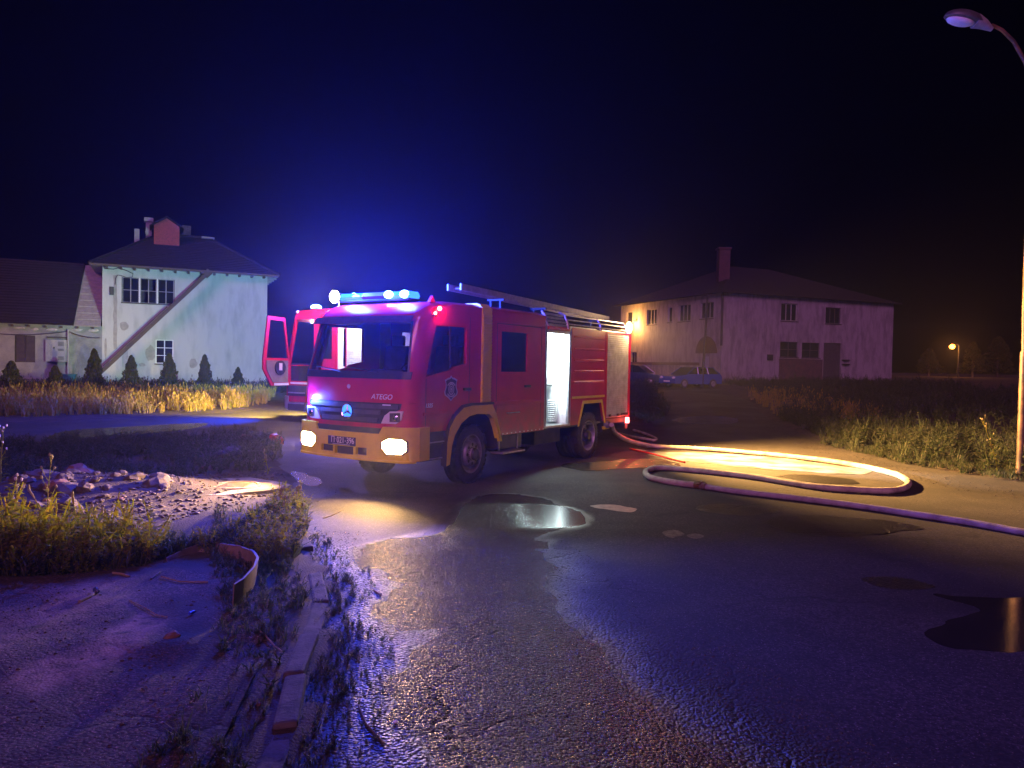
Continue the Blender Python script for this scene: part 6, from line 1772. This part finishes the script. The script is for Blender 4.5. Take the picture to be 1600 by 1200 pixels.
TL = ['wide thuja at the far left, in front of the dark double door', 'short thuja in front of the grey electrical cabinet', 'tallest dark thuja, before the corner of annex and white house',
      'thuja in front of the teal shutter of the white house', 'thuja standing before the small lower window', 'narrow pointed thuja right of the lower window', 'smallest thuja, nearest the fire engines']
for k, (px_, top, wd, Y, _) in enumerate(TH):
    p = at(px_, top, Y); z0 = gz(p.x, Y) + 0.0
    H = p.z - z0
    rt = empty('thuja', (p.x, Y, z0), random.uniform(0, 6), TL[k], 'thuja', 'thujas before the white house')
    ww = wd / 1160 * Y / 0.60
    c = bpy.data.objects.new('crown', TT[k % 3]); COL.objects.link(c); c.parent = rt; c.scale = (ww, ww, H)
    tr_ = bpy.data.objects.new('trunk', core_me); COL.objects.link(tr_); tr_.parent = rt; tr_.scale = (1, 1, H)
    i_ = bpy.data.objects.new('inner_foliage', cc); COL.objects.link(i_); i_.parent = rt; i_.scale = (ww * .95, ww * .95, H)

# ---- a few trees far off by the distant street lamp
for k, (px_, wd, top, Y, lb) in enumerate(((1521, 40, 536, 99, 'round dark tree right beside the distant orange lamp'), (1560, 52, 528, 104, 'wide dark tree at the far right beyond the field'), (1452, 40, 545, 103, 'low dark tree left of the distant orange lamp'))):
    p = at(px_, top, Y); z0 = gz(p.x, Y); H = p.z - z0
    rt = empty('tree', (p.x, Y, z0), k, lb, 'tree', 'trees by the distant lamp')
    ww = wd / 1160 * Y / 0.62
    c = bpy.data.objects.new('crown', TT[k]); COL.objects.link(c); c.parent = rt; c.scale = (ww, ww, H * 0.9); c.location = (0, 0, H * 0.1)
    tr_ = bpy.data.objects.new('trunk', core_me); COL.objects.link(tr_); tr_.parent = rt; tr_.scale = (6, 6, H * 0.9)
# ---- single tall weeds that stand out in the foreground
def stalk(px_, base, top, label, kind=0, seed=0, m='seedhead'):
    r_ = random.Random(seed)
    b = gp(px_[0], base)
    zb = 0.035 + dirt(b.x, b.y) + gz(b.x, b.y)
    t_ = at(px_[1], top, b.y)
    h = t_.z - zb
    rt = empty('weed_plant', (b.x, b.y, zb), 0, label, 'weed')
    dx = t_.x - b.x
    pts = [(dx * f ** 1.5 + 0.01 * math.sin(f * 7 + seed), 0.02 * math.sin(f * 3), h * f) for f in np.linspace(0, 1, 7)]
    MB().tube(pts, [0.008, 0.007, 0.006, 0.006, 0.005, 0.004, 0.003], 5).build('stem', MT['weed'], rt)
    if kind == 0:      # branching with little heads
        for k in range(7):
            f = 0.45 + 0.08 * k; i = min(5, int(f * 6)); p = Vector(pts[i]).lerp(Vector(pts[i + 1]), f * 6 - i)
            a = r_.uniform(0, 6.28); l = r_.uniform(.06, .14) * (h / .7)
            e = p + Vector((math.cos(a) * l * .6, math.sin(a) * l * .3, l))
            MB().tube([p, p.lerp(e, .5) + Vector((0, 0, -.01)), e], 0.003, 4).build('branch', MT['weed'], rt)
            MB().ball(e, 0.012, 0.012, 0.018, 7, 5, .2, k).build('seed_head', MT[m], rt)
        MB().ball(pts[-1], 0.014, 0.014, 0.02, 7, 5).build('seed_head', MT[m], rt)
    elif kind == 1:    # spike of plantain
        MB().tube([pts[-2], pts[-1], Vector(pts[-1]) + Vector((0.0, 0, .05))], [0.008, 0.013, 0.006], 7).build('seed_head', MT[m], rt)
    for k in range(9):
        f = r_.uniform(0.02, 0.6); i = min(5, int(f * 6)); p = Vector(pts[i]).lerp(Vector(pts[i + 1]), f * 6 - i)
        a = r_.uniform(0, 6.28); l = r_.uniform(.06, .12)
        d = Vector((math.cos(a), math.sin(a), r_.uniform(.1, .6))).normalized(); s = d.cross(Vector((0, 0, 1))) * l * .22
        m_ = p + d * l * .5 + Vector((0, 0, .01)); e = p + d * l + Vector((0, 0, -.02))
        MB().add([p, m_ + s, e, m_ - s, m_ - Vector((0, 0, .006))], [(0, 1, 4), (1, 2, 4), (2, 3, 4), (3, 0, 4)]).build('leaf', MT['weed'], rt)
stalk((72, 78), 850, 712, 'tallest branching weed with seed heads at the left', 0, 1)
stalk((75, 44), 852, 765, 'leaning bare stalk beside the tallest weed', 1, 2)
stalk((20, 25), 850, 748, 'weed with pale flower heads at the left edge', 0, 3, 'flower')
stalk((85, 88), 860, 790, 'short plantain spike right of the tallest weed', 1, 4)
stalk((120, 114), 862, 775, 'upright plantain spike in front of the rubble', 1, 5)
stalk((142, 143), 858, 792, 'thin plantain spike between two upright spikes', 1, 6)
stalk((152, 158), 858, 800, 'thin bent spike right of the plantain spikes', 1, 7)
stalk((200, 192), 866, 797, 'bushy yellow-green weed in the middle of the strip', 0, 8)
stalk((225, 222), 868, 830, 'low bright weed left of the curved band', 0, 9)
stalk((448, 440), 830, 765, 'bright leafy weed at the end of the strip by the road', 0, 10)
stalk((465, 468), 810, 760, 'leafy weed nearest the headlit road', 0, 11)
stalk((1558, 1535), 745, 655, 'tall dry stalk on the verge left of the street lamp', 0, 12)
stalk((418, 412), 745, 705, 'small weed at the edge of the dark band near the engine', 0, 13)
stalk((0, 4), 770, 668, 'pale leafy weed cut by the left edge of the picture', 0, 14, 'flower')

# ------------------------------------------------------------------ hoses
def hose(name, pts, r_, m, label, closed=False, n=10, sub=8):
    P = [Vector(p) for p in pts]
    out = []
    for i in range(len(P) - 1):           # Catmull-Rom
        p0 = P[max(i - 1, 0)]; p1 = P[i]; p2 = P[i + 1]; p3 = P[min(i + 2, len(P) - 1)]
        for k in range(sub):
            t_ = k / sub
            out.append(0.5 * ((2 * p1) + (p2 - p0) * t_ + (2 * p0 - 5 * p1 + 4 * p2 - p3) * t_ ** 2 + (3 * p1 - p0 - 3 * p2 + p3) * t_ ** 3))
    out.append(P[-1])
    rr_ = [r_ * (1 + 0.035 * math.sin(i * 0.9) * math.sin(i * 0.37 + 1) + 0.02 * math.sin(i * 2.3)) for i in range(len(out))]
    o = MB().tube(out, rr_, n).build(name, m, smooth=True)
    return tag(o, label, 'hose', 'fire hoses laid on the road')
HR = 0.052
hp = [tw(6.45, -0.10, 0.66), tuple(at(961, 676, 16.3)), tuple(at(979, 687, 16.8)), tuple(at(1003, 694, 17.1))] + [tuple(gp(x, y, HR)) for x, y in ((1031, 698), (1119, 703), (1250, 715), (1337, 727), (1392, 739), (1412, 747), (1420, 755), (1411, 763),
      (1385, 767), (1335, 765), (1272, 760), (1184, 746), (1119, 738), (1066, 733), (1030, 731), (1012, 735), (1009, 740), (1016, 746), (1031, 750), (1060, 755), (1088, 758))]
hose('fire_hose', hp, HR, MT['hose'], 'pale charged hose looping from the engine pump across the road to a coupling')
h2p = [tuple(gp(x, y, 0.045)) for x, y in ((1100, 760), (1130, 765), (1162, 769), (1250, 779), (1337, 790), (1425, 803), (1512, 816), (1600, 832), (1700, 850))]
hose('fire_hose', h2p, 0.045, MT['hose2'], 'purple-lit hose running from the coupling out of the right edge')
h3p = [tuple(gp(x, y, 0.04)) for x, y in ((968, 677), (978, 680), (992, 683), (1010, 686), (1022, 688), (1026, 686), (1021, 683), (1012, 679), (1003, 676), (990, 672))]
hose('fire_hose', h3p, 0.035, MT['hose'], 'thin hose bent in a sharp hook behind the rear of the engine')
h4p = [tuple(gp(x, y, 0.02)) for x, y in ((984, 701), (1000, 705), (1022, 710), (1045, 716), (1070, 722))]
hose('fire_hose', h4p, 0.02, MT['redplastic'], 'short thin red hose lying beside the pale lit patch')
a = gp(1088, 758, HR); b = gp(1102, 760, HR)
cp = empty('hose_coupling', tuple(a), math.atan2(b.y - a.y, b.x - a.x), 'metal coupling joining the pale hose to the purple-lit one', 'coupling')
MB().lathe([(0.0, -0.02), (0.058, -0.02), (0.062, 0.0), (0.062, 0.05), (0.070, 0.055), (0.070, 0.075), (0.0, 0.075)], (0, 0, 0), 'x', 18).build('collar', MT['steel'], cp, smooth=True)
MB().lathe([(0.0, 0.08), (0.070, 0.08), (0.070, 0.10), (0.058, 0.105), (0.055, 0.17), (0.0, 0.17)], (0, 0, 0), 'x', 18).build('collar', MT['rust'], cp, smooth=True)
for k in range(3):
    t_ = k * 2 * PI / 3 + .5
    MB().obox((0.077, math.cos(t_) * 0.078, math.sin(t_) * 0.078), (0.03, 0, 0), (0, math.cos(t_) * 0.016, math.sin(t_) * 0.016), (0, -math.sin(t_) * 0.014, math.cos(t_) * 0.014)).build('lug', MT['steel'], cp)

# ------------------------------------------------------------------ yard odds and ends
# curved band standing on edge
arc_px = [(262, 878), (285, 868), (310, 861), (340, 862), (368, 872), (388, 888), (395, 905), (391, 925), (376, 945), (362, 955)]
bp = [gp(x, y + 8) for x, y in arc_px]
V_ = []; n_ = len(bp)
mb = MB()
top = [0.03, 0.05, 0.07, 0.09, 0.13, 0.17, 0.20, 0.21, 0.21, 0.20]
vs = []
ctr = Vector((-2.75, 6.3, 0))
for p, h_ in zip(bp, top):
    nrm = (Vector((p.x, p.y, 0)) - ctr).normalized() * 0.012
    zb = 0.035 + dirt(p.x, p.y)
    lean = nrm.normalized() * 0.03
    vs += [(p.x, p.y, zb - 0.02), (p.x + lean.x, p.y + lean.y, zb + h_), (p.x + nrm.x * 2 + lean.x, p.y + nrm.y * 2 + lean.y, zb + h_), (p.x + nrm.x * 2, p.y + nrm.y * 2, zb - 0.02)]
fs = [(0, 1, 2, 3), tuple((n_ - 1) * 4 + k for k in (3, 2, 1, 0))]
for i in range(n_ - 1):
    for k in range(4):
        fs.append((i * 4 + k, i * 4 + (k + 1) % 4, (i + 1) * 4 + (k + 1) % 4, (i + 1) * 4 + k))
mb.add(vs, fs)
tag(mb.build('curved_band', MT['rust'], smooth=True), 'curled flat metal band standing on edge in the weedy yard', 'metal band')

# heap of stones at the left
def rock(c, s, seed, m, name='stone'):
    rr = random.Random(seed)
    o = MB().ball((0, 0, 0), s * rr.uniform(.8, 1.3), s * rr.uniform(.7, 1.1), s * rr.uniform(.5, .8), 9, 6, 0.16, seed).build(name, m)
    o.location = c; o.rotation_euler = (rr.uniform(-.4, .4), rr.uniform(-.4, .4), rr.uniform(0, 6))
    return o
rr = random.Random(5)
k = 0
while k < 58:
    px_ = rr.uniform(10, 262); py_ = rr.uniform(752, 812)
    if py_ > 800 - (px_ - 120) * 0.12 and px_ > 120: continue
    g_ = gp(px_, py_)
    s = rr.choice((.04, .05, .07, .09, .12, .15, .20))
    o = rock((g_.x, g_.y, 0.035 + dirt(g_.x, g_.y) - s * .05), s, k, MT['clay'] if rr.random() < .12 else MT['stone'])
    brick_ = o.data.materials[0] == MT['clay']
    tag(o, 'reddish broken brick lump in the rubble heap at the left' if brick_ else 'rough grey-brown stone in the rubble heap at the left', 'stone', 'stones of the rubble heap')
    k += 1
for (x, y, s, m, lb) in ((385, 692, .16, 'clay', 'orange-tinged stone on the far edge of the dark weeds'), (362, 722, .19, 'stone', 'large pale stone at the edge of the dark weeds'), (345, 726, .13, 'stone', 'pale stone left of the large pale one'),
                         (323, 738, .10, 'clay', 'small reddish brick piece above the concrete slab'), (268, 1015, .055, 'clay', 'reddish clod in the middle of the old asphalt yard'), (404, 1113, .02, 'clay', 'tiny orange brick chip near the kerb'),
                         (247, 1090, .012, 'clay', 'tiny pale pebble in the yard'), (618, 1130, .012, 'lettering', 'small bright white fragment on the wet road edge')):
    g_ = gp(x, y)
    o = rock((g_.x, g_.y, 0.035 + (dirt(g_.x, g_.y) if x < 600 else -0.03) + s * .3), s, int(x), MT[m]); tag(o, lb, 'stone')
# crumpled red thing by the weeds
g_ = gp(432, 697)
o = rock((g_.x, g_.y, 0.16), .17, 77, MT['redplastic'], 'red_bag'); tag(o, 'crumpled red plastic bag at the end of the dark weeds', 'bag')
# sticks and scraps
def stick(pts, r_, label, m='twig', z=0.012):
    q = []
    for x, y in pts:
        p = gp(x, y); q.append((p.x, p.y, (0.052 + dirt(p.x, p.y) if x < 470 else 0) + z))
    tag(MB().tube(q, r_, 6).build('twig', MT[m]), label, 'twig')
stick([(203, 951), (225, 960), (245, 972), (262, 976)], 0.004, 'long thin bent twig in the middle of the yard')
stick([(252, 912), (280, 920), (300, 921), (325, 923)], 0.006, 'forked dry twig left of the curved band')
stick([(176, 906), (190, 907), (202, 912)], 0.010, 'short thick orange twig at the weed edge')
stick([(236, 915), (250, 906)], 0.009, 'short dark twig near the orange one', 'wood')
stick([(124, 953), (142, 945), (150, 938)], 0.012, 'broken brown stick lying beside a dark lump')
stick([(392, 995), (412, 1006), (428, 1022), (440, 1036)], 0.005, 'thin twig reaching towards the kerb')
stick([(365, 952), (380, 940), (388, 930)], 0.006, 'small pale stick inside the curved band')
stick([(505, 811), (520, 806), (533, 799)], 0.005, 'thin curved straw on the road left of the puddle')
stick([(483, 850), (490, 838), (497, 833)], 0.005, 'pale straw on the road by the leafy weeds')
stick([(585, 925), (595, 932)], 0.008, 'small wood chip on the wet road')
stick([(560, 1105), (572, 1135), (600, 1165)], 0.006, 'long dark bent stem on the wet road edge', 'wood')
g_ = gp(296, 975)
tb = empty('bottle_cap_tube', (g_.x, g_.y, 0.075), 0, 'tiny blue plastic tube beside the long twig', 'tube')
MB().tube([(0, 0, 0), (0.012, 0.045, 0)], 0.012, 8).build('body', MT['blueplastic'], tb, smooth=True)
MB().tube([(0.012, 0.046, 0), (0.016, 0.06, 0)], 0.008, 8).build('cap', MT['dark'], tb, smooth=True)
g_ = gp(150, 938)
o = rock((g_.x, g_.y, 0.08), .03, 78, MT['plateblue'], 'plastic_scrap'); tag(o, 'small dark bluish scrap at the end of the broken stick', 'scrap')
